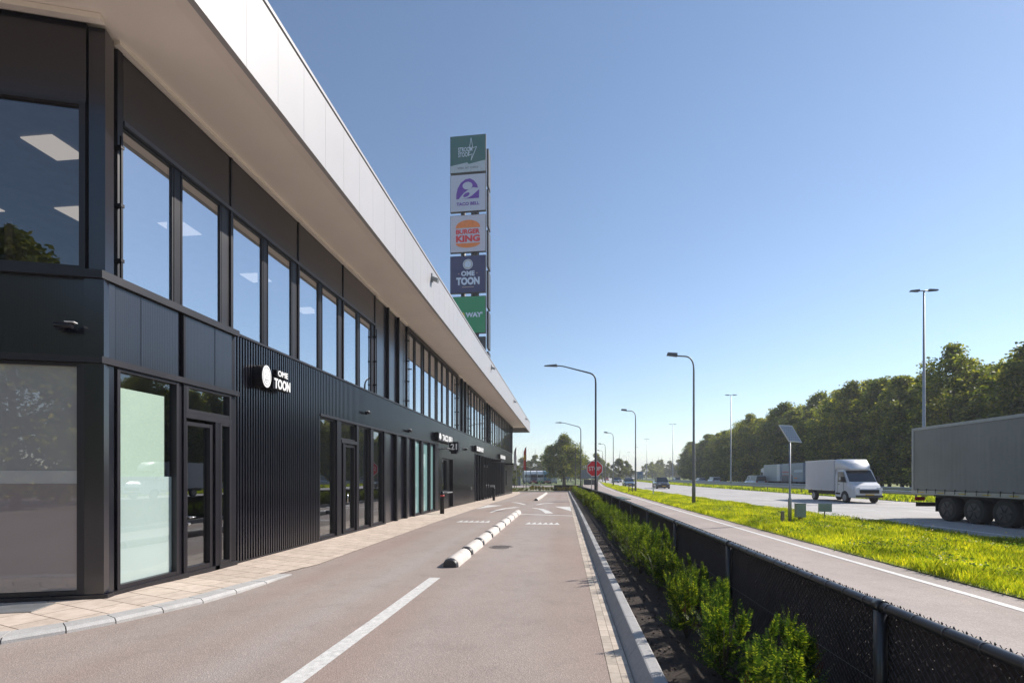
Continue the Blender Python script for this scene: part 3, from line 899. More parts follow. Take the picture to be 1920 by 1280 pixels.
# roof: outer fascia, soffit, roof deck
XO = -5.115; ZF = 8.47; ZFT = 9.96
def off_line(o_, x):       # left eave line offset o_ from the corner face
    p = Cc + nn * o_
    t = (x - p.x) / dd.x
    return p.y + t * dd.y
OV = 1.78
yo = off_line(OV, XO)
RB = 73.6
mb = MB()
mb.prism([(XO, yo), (XO, RB), (XO - .10, RB), (XO - .10, off_line(OV - .1, XO - .10))], ZF, ZFT)
mb.prism([(XO, yo), (XO - .10, off_line(OV - .1, XO - .10)), (-25, off_line(OV - .1, -25)), (-25, off_line(OV, -25))], ZF, ZFT + .001)
mb.box(-25, XO - .1, RB - .1, RB, ZF, ZFT)
y = 5.6
while y < RB:
    mb.box(XO - .01, XO + .0015, y - .003, y + .003, ZF + .002, ZFT - .002, 1); y += 0.872
fa = mb.build("fascia", [M_WHITE, paint("seam_grey", (0.31, 0.31, 0.32), 0.6)], B)
mb = MB()
mb.prism([(XO + .02, yo - .02), (XO + .02, RB + .02), (XO - .25, RB + .02), (XO - .25, off_line(OV - .2, XO - .25))], ZFT + .035, ZFT + .105)
mb.prism([(XO + .02, yo - .02), (XO - .25, off_line(OV - .2, XO - .25)), (-25, off_line(OV - .2, -25)), (-25, off_line(OV + .03, -25))], ZFT + .035, ZFT + .106)
mb.build("coping", M_WHITE, B)
mb = MB().prism([(XO - .012, yo + .01), (XO - .012, RB), (XO - .1, RB), (XO - .1, yo + .05)], ZFT, ZFT + .035)
mb.build("shadow_gap", M_BLACK, B)
# soffit rises gently from the fascia to the wall
YS2 = 66.8
def soff(x_out, o_out, x_in, o_in, z0, z1, th, nm):
    mb = MB()
    P = [(-25, off_line(o_out, -25), z0), (x_out, off_line(o_out, x_out), z0), (x_out, YS2, z0), (-25, off_line(o_in, -25), z1), (x_in, off_line(o_in, x_in), z1), (x_in, YS2, z1)]
    Q = [(a, b, c + th) for a, b, c in P]
    mb.add(P + Q, [(0, 3, 4, 1), (1, 4, 5, 2), (6, 7, 10, 9), (7, 8, 11, 10), (0, 1, 7, 6), (1, 2, 8, 7), (2, 5, 11, 8), (3, 9, 10, 4), (4, 10, 11, 5)])
    mb.build(nm, M_SOFFIT, B)
soff(XO - .102, OV - .102, XO - .33, OV - .33, ZF + .012, ZF + .045, .02, "soffit_edge")
soff(XO - .335, OV - .335, -7.35, -.5, ZF + .055, ZT + .04, .06, "soffit")
mb = MB().box(XG + .06, XG + .17, 6.75, 17.25, ZT - .03, ZT + .035)
mb.build("soffit_trim", M_TRIM, B)
lf(MB().box(LFL, .0, -.14, -.04, ZT - .055, ZT + .027), "soffit_trim", M_TRIM)
for ya, yb in ((17.25, 20.8), (31.16, 34.72), (42.27, 45.78)):
    MB().box(XG + .03, XG + .10, ya + .05, yb - .05, ZT - .04, ZT + .028).build("soffit_trim", M_TRIM, B)
mb = MB(); mb.box(-25, XO - .1, 66.85, 66.95, ZT + .1, 9.6); mb.box(-25, XO - .1, 66.95, RB - .1, 9.5, 9.6)
for y in (68.5, 70, 72): mb.box(-25, XO - .1, y, y + .12, 9.2, 9.5)
mb.build("canopy_underside", M_BLACK, B)
mb = MB().prism([(XO - .05, off_line(OV - .05, XO - .05)), (XO - .05, RB - .05), (-25, RB - .05), (-25, off_line(OV - .05, -25))], 9.75, 9.85)
mb.build("roof", M_GREY, B)
# columns carrying the far canopy
for x in (-15.0, -23.0):
    MB().box(x - .12, x + .12, 72.0, 72.24, -.6, 9.2).build("column", M_BLACK, B)

# floodlights on the fascia
for i, y in enumerate((18.4, 34.0, 49.6, 65.0)):
    t = empty("floodlight", (XO, y, 9.42), 0, "small grey floodlight on the white roof edge, " + ords[i] + " from the camera", "floodlight", "floodlights along the roof edge")
    MB().box(0, .05, -.06, .06, -.02, .30).build("bracket", M_GALV, t)
    MB().add([(.05, -.10, .05), (.24, -.10, -.05), (.24, .10, -.05), (.05, .10, .05), (.05, -.10, .17), (.28, -.10, .07), (.28, .10, .07), (.05, .10, .17)],
             [(0, 3, 2, 1), (4, 5, 6, 7), (0, 1, 5, 4), (1, 2, 6, 5), (2, 3, 7, 6), (3, 0, 4, 7)]).build("lamp_housing", M_GREY, t)

# ------------------------------------------------------------------ signs and fittings on the wall
M_LETTER = paint("letter_white", (0.85, 0.85, 0.85), 0.4, 0, 0.02)
M_LOGOG = paint("logo_grey", (0.30, 0.30, 0.32), 0.5)
WR = (0, 1, 0)      # the wall runs away from the camera, signs face +X
def wallM(y, z, x=XR): return frame_M((x, y, z), (0, 1, 0))
t = empty("wall_sign", (XR, 10.5, 4.05), 0, "white round face badge and OME TOON letters on the ribbed wall near the camera", "sign")
def add_sign(t, mbx, nm, mats, y, z, out):
    mbx.xf(frame_M((out, y - t.location.y, z - t.location.z), (0, 1, 0)))
    return mbx.build(nm, mats, t)
add_sign(t, disc_mb(.255, .22, 36, sx=.68), "badge_box", M_BLACK, 10.15, 4.07, .12)
rim = disc_mb(.245, .012, 36, sx=.66)
add_sign(t, rim, "badge_face", M_LETTER, 10.15, 4.07, .239)
ring = MB()
for i in range(36):
    a0, a1 = 2 * PI * i / 36, 2 * PI * (i + 1) / 36
    ring.join(poly_mb([(.205 * math.cos(a0), .205 * math.sin(a0)), (.205 * math.cos(a1), .205 * math.sin(a1)), (.19 * math.cos(a1), .19 * math.sin(a1)), (.19 * math.cos(a0), .19 * math.sin(a0))], .004))
ring.join(disc_mb(.02, .004, 8, cx=-.07, cz=.05)); ring.join(disc_mb(.02, .004, 8, cx=.07, cz=.05)); ring.join(disc_mb(.022, .004, 8, cx=0, cz=-.01))
for r_, w_ in ((.075, .018), (.12, .014)):
    for i in range(10):
        a0, a1 = PI * (1.12 + .076 * i), PI * (1.12 + .076 * (i + 1))
        ring.join(poly_mb([(r_ * math.cos(a0), r_ * math.sin(a0) - .02), (r_ * math.cos(a1), r_ * math.sin(a1) - .02), ((r_ - w_) * math.cos(a1), (r_ - w_) * math.sin(a1) - .02), ((r_ - w_) * math.cos(a0), (r_ - w_) * math.sin(a0) - .02)], .004))
ring.xf(Matrix.Diagonal((.66, 1, 1, 1)))
add_sign(t, ring, "badge_marks", M_LOGOG, 10.15, 4.07, .248)
add_sign(t, text_mb("OME", .40, .135, .02, .02, 1.05), "letters", M_LETTER, 10.78, 4.235, .235)
add_sign(t, text_mb("TOON", .64, .235, .02, .03, 1.02), "letters", M_LETTER, 10.76, 3.985, .235)
add_sign(t, MB().box(-.22, .22, -.06, .06, -.08, .08), "letter_backing", M_BLACK, 10.78, 4.235, .16)
add_sign(t, MB().box(-.34, .34, -.06, .06, -.13, .13), "letter_backing", M_BLACK, 10.76, 3.985, .16)

t = empty("wall_sign", (XR, 26.8, 3.97), 0, "white TACO BELL letters on a black box above the serving hatch", "sign")
add_sign(t, MB().box(-1.65, 1.65, -.09, .09, -.22, .22), "sign_box", M_BLACK, 26.8, 3.97, .12)
bell = disc_mb(.20, .03, 20, cx=-1.38, cz=-.02, a0=0, a1=PI); bell.join(poly_mb([(-1.62, -.10), (-1.14, -.10), (-1.18, -.02), (-1.58, -.02)], .03)); bell.join(disc_mb(.05, .03, 10, cx=-1.38, cz=-.14))
add_sign(t, bell, "bell_mark", M_LETTER, 26.8, 3.97, .23)
add_sign(t, text_mb("TACO BELL", 2.5, .34, .03, .03), "letters", M_LETTER, 27.15, 3.97, .23)
t = empty("wall_sign", (XR, 38.0, 3.95), 0, "white lettered SUBWAY box sign above the glazed shop entrance", "sign")
add_sign(t, MB().box(-1.7, 1.7, -.09, .09, -.22, .22), "sign_box", M_BLACK, 38.0, 3.95, .12)
add_sign(t, text_mb("SUBWAY", 3.1, .36, .03, .04), "letters", M_LETTER, 38.0, 3.95, .23)
t = empty("wall_sign", (XR, 52.5, 3.90), 0, "white lettered BURGER KING box sign farthest along the wall", "sign")
add_sign(t, MB().box(-2.2, 2.2, -.09, .09, -.24, .24), "sign_box", M_BLACK, 52.5, 3.90, .12)
add_sign(t, text_mb("BURGER KING", 4.0, .38, .03, .04), "letters", M_LETTER, 52.5, 3.90, .23)
# projecting number lamp under the Taco Bell letters
t = empty("projecting_sign", (XR, 26.9, 3.35), 0, "black box sign with white 21 on a bracket arm above the hatch", "sign")
MB().box(0, .55, -.04, .04, .0, .06).box(.5, .56, -1.2, 1.6, .0, .04).build("arm", M_GALV, t)
MB().box(.42, .95, -.22, .22, -.12, .42).box(.50, .85, -.16, .16, -.24, -.12).build("sign_box", M_BLACK, t)
tx = text_mb("21", .36, .34, .01, .03); tx.xf(frame_M((.69, -.228, .15), (1, 0, 0))); tx.build("numerals", M_LETTER, t)

def bullet_cam(loc, label, rz=0.0, s=1.0):
    t = empty("security_camera", loc, rz, label, "camera")
    MB().tube([(0, 0, 0), (.05, 0, 0)], .06 * s, 12).build("base", M_BLACK, t)
    MB().tube([(.05, 0, 0), (.11, -.06, -.03), (.13, -.10, -.01)], .02 * s, 8).build("arm", M_BLACK, t)
    MB().tube([(.13, .02, .0), (.13, -.20, .0)], .04 * s, 12).build("housing", M_BLACK, t)
    MB().box(.085, .175, -.24, -.12, .042 * s, .052 * s).build("sun_shield", M_LETTER, t)
    return t
p = Cc + dd * .55
c1 = bullet_cam((p.x + nn.x * 0, p.y + nn.y * 0, 4.0), "small white tipped security camera on the dark ribbed band at the corner", 0)
c1.rotation_euler = (0, 0, math.atan2(nn.y, nn.x))
c1.scale = (1, -1, 1)
bullet_cam((XR, 16.2, 4.04), "small dark dome camera on the band above the ground floor door", 0, .9)
bullet_cam((XR, 20.8, 3.84), "small wall camera above the flat black panels left of teal windows", 0, 1.2)
bullet_cam((XR, 33.2, 3.70), "small wall camera between the two shop signs on the plain ribbed wall", 0, 1.5)

# bollards
for (x, y, lab, nm) in ((-6.0, 23.5, "black round bollard with red band beside the serving hatch", 0), (-5.75, 39.6, "black bollard with small device on top by the shop entrance", 1)):
    t = empty("bollard", (x, y, zl(y)), 0, lab, "bollard", "bollards along the building")
    MB().tube([(0, 0, 0), (0, 0, 1.0), (0, 0, 1.08), (0, 0, 1.12)], [.11, .11, .09, .03], 16).build("post", M_BLACK, t)
    if nm == 0:
        MB().tube([(0, 0, .86), (0, 0, .94)], .114, 16).build("reflective_band", paint("red_band", (.45, .03, .03), .4), t)
    else:
        MB().box(-.3, .06, -.07, .07, 1.12, 1.28).build("device", M_GALV, t)

# ------------------------------------------------------------------ pylon
PY = 80.0
t = empty("sign_pylon", (-16, PY, -0.46), 0, "tall signpost pylon stacked with five square brand panels behind the roof", "pylon")
T0 = Vector((-16, PY, -0.46))
def pl(mb, nm, mats, par=t, M=None):
    if M: mb.xf(M)
    mb.xf(Matrix.Translation(-T0)); return mb.build(nm, mats, par)
mb = MB()
for x in (-17.0, -14.7): mb.tube([(x, PY + 1.0, -.5), (x, PY + 1.0, 58.4)], .42, 14)
pl(mb, "column", M_POLED)
mb = MB().tube([(-15.6, PY + 2.8, -.5), (-15.6, PY + 2.8, 57)], .42, 14); pl(mb, "column", M_POLED)
M_PB = paint("panel_edge", (0.02, 0.022, 0.03), .5)
cols = [(0.02, 0.11, 0.11), (0.52, 0.52, 0.66), (0.58, 0.54, 0.66), (0.022, 0.024, 0.11), (0.008, 0.26, 0.10)]
tops = [59.0, 52.48, 45.65, 38.82, 32.0]
M_PURP = paint("logo_purple", (0.13, 0.025, 0.36), .5); M_ORG = paint("logo_orange", (0.85, 0.22, 0.04), .5)
M_REDL = paint("logo_red", (0.75, 0.02, 0.03), .5); M_LIL = paint("logo_pale", (0.60, 0.66, 0.82), .5); M_TXD = paint("logo_dark", (0.05, 0.05, 0.08), .5)
M_YEL = paint("logo_yellow", (0.6, 0.42, 0.03), .5); M_PBN = paint("panel_base_pale", (0.42, 0.46, 0.54), .5)
PC = (-16.0 , PY)
for k, (c, zt) in enumerate(zip(cols, tops)):
    cz = zt - 3.12
    M = frame_M((-16.0, PY, cz), (1, -0.02, 0))
    mb = MB().box(-3.05, 3.05, -.0, .45, -3.12, 3.12)
    pn = pl(mb, "sign_panel", M_PB, t, M)
    mb = MB().box(-2.98, 2.98, -.04, -.0, -3.05, 3.05)
    pl(mb, "panel_face", paint("panel_%s" % "abcde"[k], c, .4, 0, .03), pn, M)
    def P(mbx, nm, mat): pl(mbx, nm, mat, pn, M @ Matrix.Translation((0, -.06, 0)))
    if k == 0:
        P(poly_mb([(-2.98, -3.05), (2.98, -3.05), (2.98, -1.25), (.15, -1.75), (-.1, -1.45), (-2.98, -1.9)], .03), "emblem", M_PBN)
        P(text_mb("STROOM", 2.5, .72, .03, .0), "lettering", M_LIL) if False else None
        a_ = text_mb("STROOM", 2.4, .75, .03, .01); a_.xf(Matrix.Translation((-.45, 0, .75)) @ Matrix.Rotation(R(0), 4, 'Y')); P(a_, "lettering", M_LIL)
        a_ = text_mb("STOOT", 2.0, .75, .03, .01); a_.xf(Matrix.Translation((-.65, 0, -.10))); P(a_, "lettering", M_LIL)
        bolt = [(.55, 2.6), (.05, -.3), (.75, -.1), (.55, -1.15), (1.5, 1.1), (.85, .9), (.55, 2.6)]
        bm = MB()
        for q, r_ in zip(bolt, bolt[1:]): bm.tube([(q[0], 0, q[1]), (r_[0], 0, r_[1])], .05, 5)
        P(bm, "emblem", M_LIL)
        a_ = text_mb("WORK  EAT  CHARGE", 3.6, .32, .02, .0); a_.xf(Matrix.Translation((-.0, -.02, -2.35))); P(a_, "lettering", M_TXD)
    if k == 1:
        # bell: arc-shaped dome with a pale swinging clapper curve
        import itertools
        q = [(-2.0, -1.0), (-1.98, -.2), (-1.75, .8), (-1.2, 1.7), (-.4, 2.25), (.35, 2.35), (1.0, 2.0), (1.55, 1.3), (1.75, .7), (.9, .85), (.1, .55), (-.7, 0), (-1.3, -.65), (-1.55, -1.0)]
        P(poly_mb(q, .03), "emblem", M_PURP)
        q = [(-.95, -1.0), (-.2, -.95), (.7, -.55), (1.5, .1), (1.95, .45), (1.9, -1.0)]
        P(poly_mb(q, .03), "emblem", M_PURP)
        e = disc_mb(.6, .03, 18, sx=1, sz=.5); e.xf(Matrix.Translation((-.25, 0, -.35)) @ Matrix.Rotation(R(-28), 4, 'Y')); P(e, "emblem", M_PURP)
        e = disc_mb(.85, .02, 18, sx=1, sz=.75, cx=-.05, cz=1.15); e.xf(Matrix.Translation((0, -.03, 0))); P(e, "emblem", MATS["panel_b"])
        a_ = text_mb("TACO BELL", 3.9, .55, .03, .03); a_.xf(Matrix.Translation((0, 0, -1.85))); P(a_, "lettering", M_PURP)
    if k == 2:
        P(disc_mb(2.1, .03, 24, sx=1, sz=.62, cz=.95, a0=0, a1=PI), "emblem", M_ORG)
        P(disc_mb(2.1, .03, 24, sx=1, sz=.36, cz=-1.62, a0=PI, a1=2 * PI), "emblem", M_ORG)
        a_ = text_mb("BURGER", 4.1, .80, .03, .045); a_.xf(Matrix.Translation((0, 0, .32))); P(a_, "lettering", M_REDL)
        a_ = text_mb("KING", 4.1, 1.15, .03, .05); a_.xf(Matrix.Translation((0, 0, -.86))); P(a_, "lettering", M_REDL)
    if k == 3:
        P(disc_mb(.85, .03, 28, cz=1.65), "emblem", M_LIL)
        rg = MB()
        for i in range(24):
            a0, a1 = 2 * PI * i / 24, 2 * PI * (i + 1) / 24
            rg.join(poly_mb([(.72 * math.cos(a0), 1.65 + .72 * math.sin(a0)), (.72 * math.cos(a1), 1.65 + .72 * math.sin(a1)), (.62 * math.cos(a1), 1.65 + .62 * math.sin(a1)), (.62 * math.cos(a0), 1.65 + .62 * math.sin(a0))], .03))
        rg.xf(Matrix.Translation((0, -.03, 0))); P(rg, "emblem", paint("logo_tan", (0.40, 0.30, 0.28), .5))
        a_ = text_mb("OME", 2.3, .85, .03, .045); a_.xf(Matrix.Translation((0, 0, .12))); P(a_, "lettering", M_LIL)
        a_ = text_mb("TOON", 4.0, 1.3, .03, .055); a_.xf(Matrix.Translation((0, 0, -1.15))); P(a_, "lettering", M_LIL)
        P(disc_mb(.1, .03, 8, cx=-1.55, cz=.12).join(disc_mb(.1, .03, 8, cx=1.55, cz=.12)).join(poly_mb([(-1.0, -2.22), (1.0, -2.22), (1.0, -2.1), (-1.0, -2.1)], .03)), "emblem", MATS["logo_tan"])
    if k == 4:
        a_ = text_mb("SUB", 2.1, .85, .03, .05); a_.xf(Matrix.Translation((-1.55, 0, 0))); P(a_, "lettering", M_YEL)
        a_ = text_mb("WAY'", 2.9, .85, .03, .05); a_.xf(Matrix.Translation((1.05, 0, 0))); P(a_, "lettering", M_LIL)
# side panels facing the motorway and lower blank panels
for k in range(7):
    zt = 57.0 - k * 6.83
    mb = MB().box(-12.95, -12.6, PY + .7, PY + 2.9, zt - 6.2, zt)
    pl(mb, "sign_panel", M_PB)
for zt in (25.2, 18.4):
    mb = MB().box(-19.0, -13.0, PY, PY + .4, zt - 6.2, zt)
    pl(mb, "sign_panel", M_PB)

# ------------------------------------------------------------------ chain link fence
FX = 2.15; FH = 0.965
F = empty("chain_link_fence", (0, 0, 0), 0, "long low black chain link fence with round top rail beside the shrubs", "fence")
M_FMET = paint("fence_metal", (0.03, 0.03, 0.033), 0.32, 0.0, .1, 5, spec=.7)
M_WIRE = paint("fence_wire", (0.075, 0.068, 0.07), 0.4)
def zf(y): return zl(y) + FH
ysr = frange(-4, 71.5, 2.0)
MB().tube([(FX, y, zf(y)) for y in ysr], .034, 14).build("top_rail", M_FMET, F)
posts = [-2.55 + 3.05 * k for k in range(25) if -2.55 + 3.05 * k < 71.6]
for y in posts:
    mb = MB().tube([(FX, y, zl(y) - .1), (FX, y, zf(y) - .03)], .040, 12)
    mb.tube([(FX, y - .035, zf(y)), (FX, y + .035, zf(y))], .044, 14)
    mb.build("post", M_FMET, F)
mb = MB()
y = -3.9
while y < 71:
    r_ = .0375
    if y < 25 or int(y * 4) % 2: mb.tube([(FX, y, zf(y)), (FX, y + .012, zf(y))], r_, 10)
    y += .245
mb.build("wire_ties", M_WIRE, F)["kind"] = "stuff"
# mesh of wire
mb = MB(); pitch = .058; Hh = FH + .035; xw = FX + .034; wr = .0028
for sgn in (1, -1):
    y = -4.5
    while y < 71.3:
        a = (xw + sgn * .002, y, zl(y) + .03); yb_ = y + sgn * Hh * .92
        b = (xw + sgn * .002, yb_, zl(yb_) + Hh)
        w = wr * (1.0 if y < 20 else 1.5)
        if -4.3 < yb_ < 71.3:
            mb.add([(a[0], a[1] - w, a[2]), (a[0], a[1] + w, a[2]), (b[0], b[1] + w, b[2]), (b[0], b[1] - w, b[2]),
                    (a[0] - w * 1.6, a[1], a[2]), (b[0] - w * 1.6, b[1], b[2])], [(0, 1, 2, 3), (0, 4, 5, 3), (4, 1, 2, 5)])
        y += pitch if y < 20 else pitch * 1.5
mb.build("wire_mesh", M_WIRE, F)
mb = MB()
mb.tube([(FX - .035, y, zl(y) + .45 ) for y in frange(-4, 71, 1.0)], .002, 5)
mb.build("tension_wire", M_POLE, F)
# twisted wire tips above the rail
mb = MB(); y = -3.9
while y < 45:
    z = zf(y)
    mb.add([(xw - .010, y - .006, z + .0), (xw + .003, y + .006, z + .0), (xw + .004, y + .004, z + .040), (xw - .008, y - .004, z + .038), (xw + .008, y, z + .028)], [(0, 1, 2, 3), (1, 4, 2)])
    y += .087 if y < 20 else .13
mb.build("wire_tips", M_WIRE, F)["kind"] = "stuff"
# dark woven screen behind the wire
m, nt, p_ = nodes_of("privacy_screen")
tc = nt.nodes.new("ShaderNodeTexCoord")
wv = add_noise(nt, 9, 4, rough=.7)
c_ = ramp(nt, wv.outputs[0], [(.3, (.035, .026, .025)), (.7, (.075, .055, .052))]).outputs[0]
nt.links.new(c_, p_.inputs["Base Color"]); p_.inputs["Roughness"].default_value = .9
al = add_noise(nt, 60, 2)
ar = ramp(nt, al.outputs[0], [(.66, (1, 1, 1)), (.72, (.7, .7, .7))]).outputs[0]
nt.links.new(ar, p_.inputs["Alpha"])
mb = MB(); ysl = frange(-4, 71.2, 2)
mb.add([(xw + .02, y, zl(y) + .05) for y in ysl] + [(xw + .02, y, zf(y) - .02) for y in ysl], [(i, i + 1, len(ysl) + i + 1, len(ysl) + i) for i in range(len(ysl) - 1)])
mb.build("privacy_screen", m, F)
# the short return at the far end
F2 = empty("return_fence", (0, 0, 0), 0, "short dark fence return crossing the far end of the car park", "fence")
mb = MB().tube([(FX, 72.0, zl(72) + FH), (-1.4, 72.0, zl(72) + FH)], .03, 8); mb.build("top_rail", M_FMET, F2)
for x in (FX, .95, -.25, -1.4): MB().tube([(x, 72, -.8), (x, 72, zl(72) + FH)], .035, 8).build("post", M_FMET, F2)
MB().box(-1.4, FX, 72.03, 72.05, zl(72) + .02, zl(72) + FH).build("privacy_screen", m, F2)

# ------------------------------------------------------------------ foliage generators
def rng_quads(cent, size, rs, up=0.35, aspect=0.6):
    n = len(cent)
    d = rs.normal(size=(n, 3)); d[:, 2] *= 0.6; d /= np.linalg.norm(d, axis=1)[:, None]
    w = rs.normal(size=(n, 3)); w[:, 2] += up * 0; w -= (w * d).sum(1)[:, None] * d; w /= np.linalg.norm(w, axis=1)[:, None]
    s = size * rs.uniform(.6, 1.35, n)[:, None]
    a = cent - d * s * .5; b = cent + d * s * .5
    q = np.stack([a, cent + w * s * aspect * .5, b, cent - w * s * aspect * .5], 1)
    return q

def crown_mesh(name, seed, h, r, zb, nclump, nleaf, size, mat, shape=1.0, core=True):
    rs = np.random.RandomState(seed)
    pts = []
    for i in range(nclump):
        t = rs.uniform(0, 1) ** 0.9
        z = zb + (h - zb) * (0.06 + 0.9 * t + rs.uniform(-.04, .07))
        prof = (1 - abs(2 * t - 0.75) ** 2.2 * .55) * (1.0 if t < .7 else max(.18, 1 - ((t - .7) / .36) ** 1.6)) ** shape
        a = rs.uniform(0, 2 * PI); rr = r * prof * rs.uniform(.45, 1.0)
        cr = rs.uniform(.13, .27) * r
        c = np.array([math.cos(a) * rr, math.sin(a) * rr, z])
        k = int(nleaf / nclump * rs.uniform(.6, 1.4))
        p = rs.normal(size=(k, 3)); p /= np.linalg.norm(p, axis=1)[:, None]
        p *= (rs.uniform(.1, 1.25, k) ** .6)[:, None] * cr
        p[:, 2] *= .85
        pts.append(c + p)
    if core:
        k = nleaf // 6
        t = rs.uniform(0, 1, k); a = rs.uniform(0, 2 * PI, k)
        rr = r * .6 * np.sqrt(rs.uniform(0, 1, k)) * np.where(t < .55, 1, np.maximum(.1, 1 - ((t - .55) / .42) ** 2))
        pts.append(np.stack([np.cos(a) * rr, np.sin(a) * rr, zb + (h - zb) * (0.02 + .88 * t)], 1))
    pts = np.concatenate(pts)
    return quads_mesh(name, rng_quads(pts, size, rs), mat)

def trunk_mesh(name, h, r, zb, seed, spread):
    rs = random.Random(seed)
    mb = MB().tube([(0, 0, -.3), (0, 0, .6), (rs.uniform(-.2, .2), rs.uniform(-.2, .2), zb + (h - zb) * .4), (rs.uniform(-.4, .4), rs.uniform(-.4, .4), h * .85)], [r * 1.3, r, r * .65, r * .15], 8)
    for i in range(7):
        a = rs.uniform(0, 2 * PI); z0 = zb + (h - zb) * rs.uniform(.02, .5)
        mb.tube([(0, 0, z0), (math.cos(a) * spread * .4, math.sin(a) * spread * .4, z0 + spread * .3), (math.cos(a) * spread * .8, math.sin(a) * spread * .8, z0 + spread * .75)], [r * .4, r * .25, r * .06], 6)
    return mb.mesh(name, M_BARK)

wood = []
for k in range(6):
    h = [15.5, 14.2, 16.2, 13.6, 15.0, 14.8][k]
    wood.append((crown_mesh("crown", 40 + k, h, 4.7, 0.3, 110, 17000, .34, [M_LEAF, M_LEAFY, M_LEAF, M_LEAF, M_LEAFY, M_LEAF][k], .8),
                 trunk_mesh("trunk", h, .22, 1.5, k, 3)))
def tree(name, pair, loc, s=1.0, rz=0.0, label=None, group=None, sx=1.0):
    t = empty(name, loc, rz, label, "tree", group)
    t.scale = (s * sx, s * sx, s)
    link("crown", pair[0], t); link("trunk", pair[1], t)
    return t
rs_ = random.Random(11)
y = 6; i = 0
WX = lambda y: 47 + (HF(y) - 23.5)
while y < 205:
    hs = lerp_tab([(6, 1.0), (44, .97), (60, 1.03), (72, .98), (102, 1.12), (150, 1.02), (200, .98)], y)
    x = WX(y) + rs_.uniform(-1, 1)
    tree("broadleaf_tree", wood[(i * 5 + 1) % 6], (x, y, 0), hs * rs_.uniform(.88, 1.08), rs_.uniform(0, 6.28),
         "leafy green tree, %s from the right along the front of the wood" % ordw(i), "trees along the edge of the wood", rs_.uniform(.95, 1.15))
    if i % 1 == 0:
        tree("broadleaf_tree", wood[(i * 3 + 2) % 6], (x + 6.5, y + rs_.uniform(1, 4), 0), hs * rs_.uniform(.95, 1.12), rs_.uniform(0, 6.28),
             "tall green tree, %s from the right in the wood's second row" % ordw(i), "trees in the second row of the wood")
    y += rs_.uniform(4.4, 6.2); i += 1

# the single big tree at the end of the car park
big = (crown_mesh("crown", 91, 12.2, 5.9, 1.7, 105, 26000, .34, M_LEAFY, 1.15), trunk_mesh("trunk", 12, .42, 3.0, 91, 4))
tree("broadleaf_tree", big, (0.1, 124, -.45), 1, 0, "big round yellow green tree standing alone beyond the end of the car park")
# trees behind the parked lorries, farther trees
far_pair = [(crown_mesh("crown", 60 + k, 10, 4.4, .6, 34, 3200, .62, [M_LEAFL, M_LEAF, M_LEAFL][k], .9), wood[k][1]) for k in range(3)]
for i in range(16):
    x = -40 + i * 4.4 + rs_.uniform(-1.5, 1.5)
    tree("distant_tree", far_pair[i % 3], (x, 205 + rs_.uniform(-8, 14), -.4), rs_.uniform(.75, 1.08), rs_.uniform(0, 6), "hazy green tree, %s from the left behind the parked lorries" % ordw(i), "trees behind the parked lorries")
for i, (x, y, s) in enumerate(((55, 330, 1.0), (59.5, 335, 1.12), (64, 340, .98))):
    tree("distant_tree", far_pair[1], (x, y, 0), s, i, "dark rounded tree, %s from the left in the far dark clump" % ordw(i), "dark clump beyond the motorway", 1.1)
for i in range(7):
    tree("distant_tree", far_pair[0], (67 + i * 4.6, 360 + rs_.uniform(-10, 10), 0), rs_.uniform(1.15, 1.32), i, "pale green tree, %s from the left in the clump beside the wood" % ordw(i), "pale clump beyond the motorway", 1.1)
# trees behind the camera, seen in the corner window
for i, (x, y, s) in enumerate(((-15.8, -21, 1.05), (-12.0, -26, .85), (-21, -19, 1.1), (-26, -24, 1.25))):
    tree("broadleaf_tree", wood[(i + 1) % 6], (x, y, 0), s, i, ["tree behind the camera mirrored in the upper corner window", "smaller tree mirrored beside it in the corner window", "tree mirrored at the left of the frosted corner window", "tallest tree mirrored at the far left of the glazing"][i], "trees mirrored in the corner glazing")
# far-off wood as one mass
rs = np.random.RandomState(5)
cents = []
def mass(y0, y1, xa, xb, h0, h1, n, cr):
    for i in range(n):
        yy = rs.uniform(y0, y1); xx = rs.uniform(xa, xb)
        hh = rs.uniform(h0, h1) * .8
        k = 260
        p = rs.normal(size=(k, 3)); p /= np.linalg.norm(p, axis=1)[:, None]; p *= rs.uniform(.6, 1, k)[:, None] * cr
        p[:, 2] = np.abs(p[:, 2]) / cr * hh * 1.25
        cents.append(p + np.array([xx, yy, -.5]))
mass(520, 600, 12, 50, 9, 12.5, 46, 8)
mass(700, 850, -30, 112, 8, 11, 150, 10)
mass(720, 860, 150, 260, 8, 11, 60, 10)
mass(500, 600, -140, 15, 8, 12, 70, 7)
mass(420, 520, 110, 330, 8, 12, 60, 8)
cents = np.concatenate(cents)
o = link("distant_wood", quads_mesh("distant_wood", rng_quads(cents, 2.1, rs, aspect=.8), M_LEAFL))
tag(o, "hazy far-off woodland along the horizon", "woodland", None, "stuff")

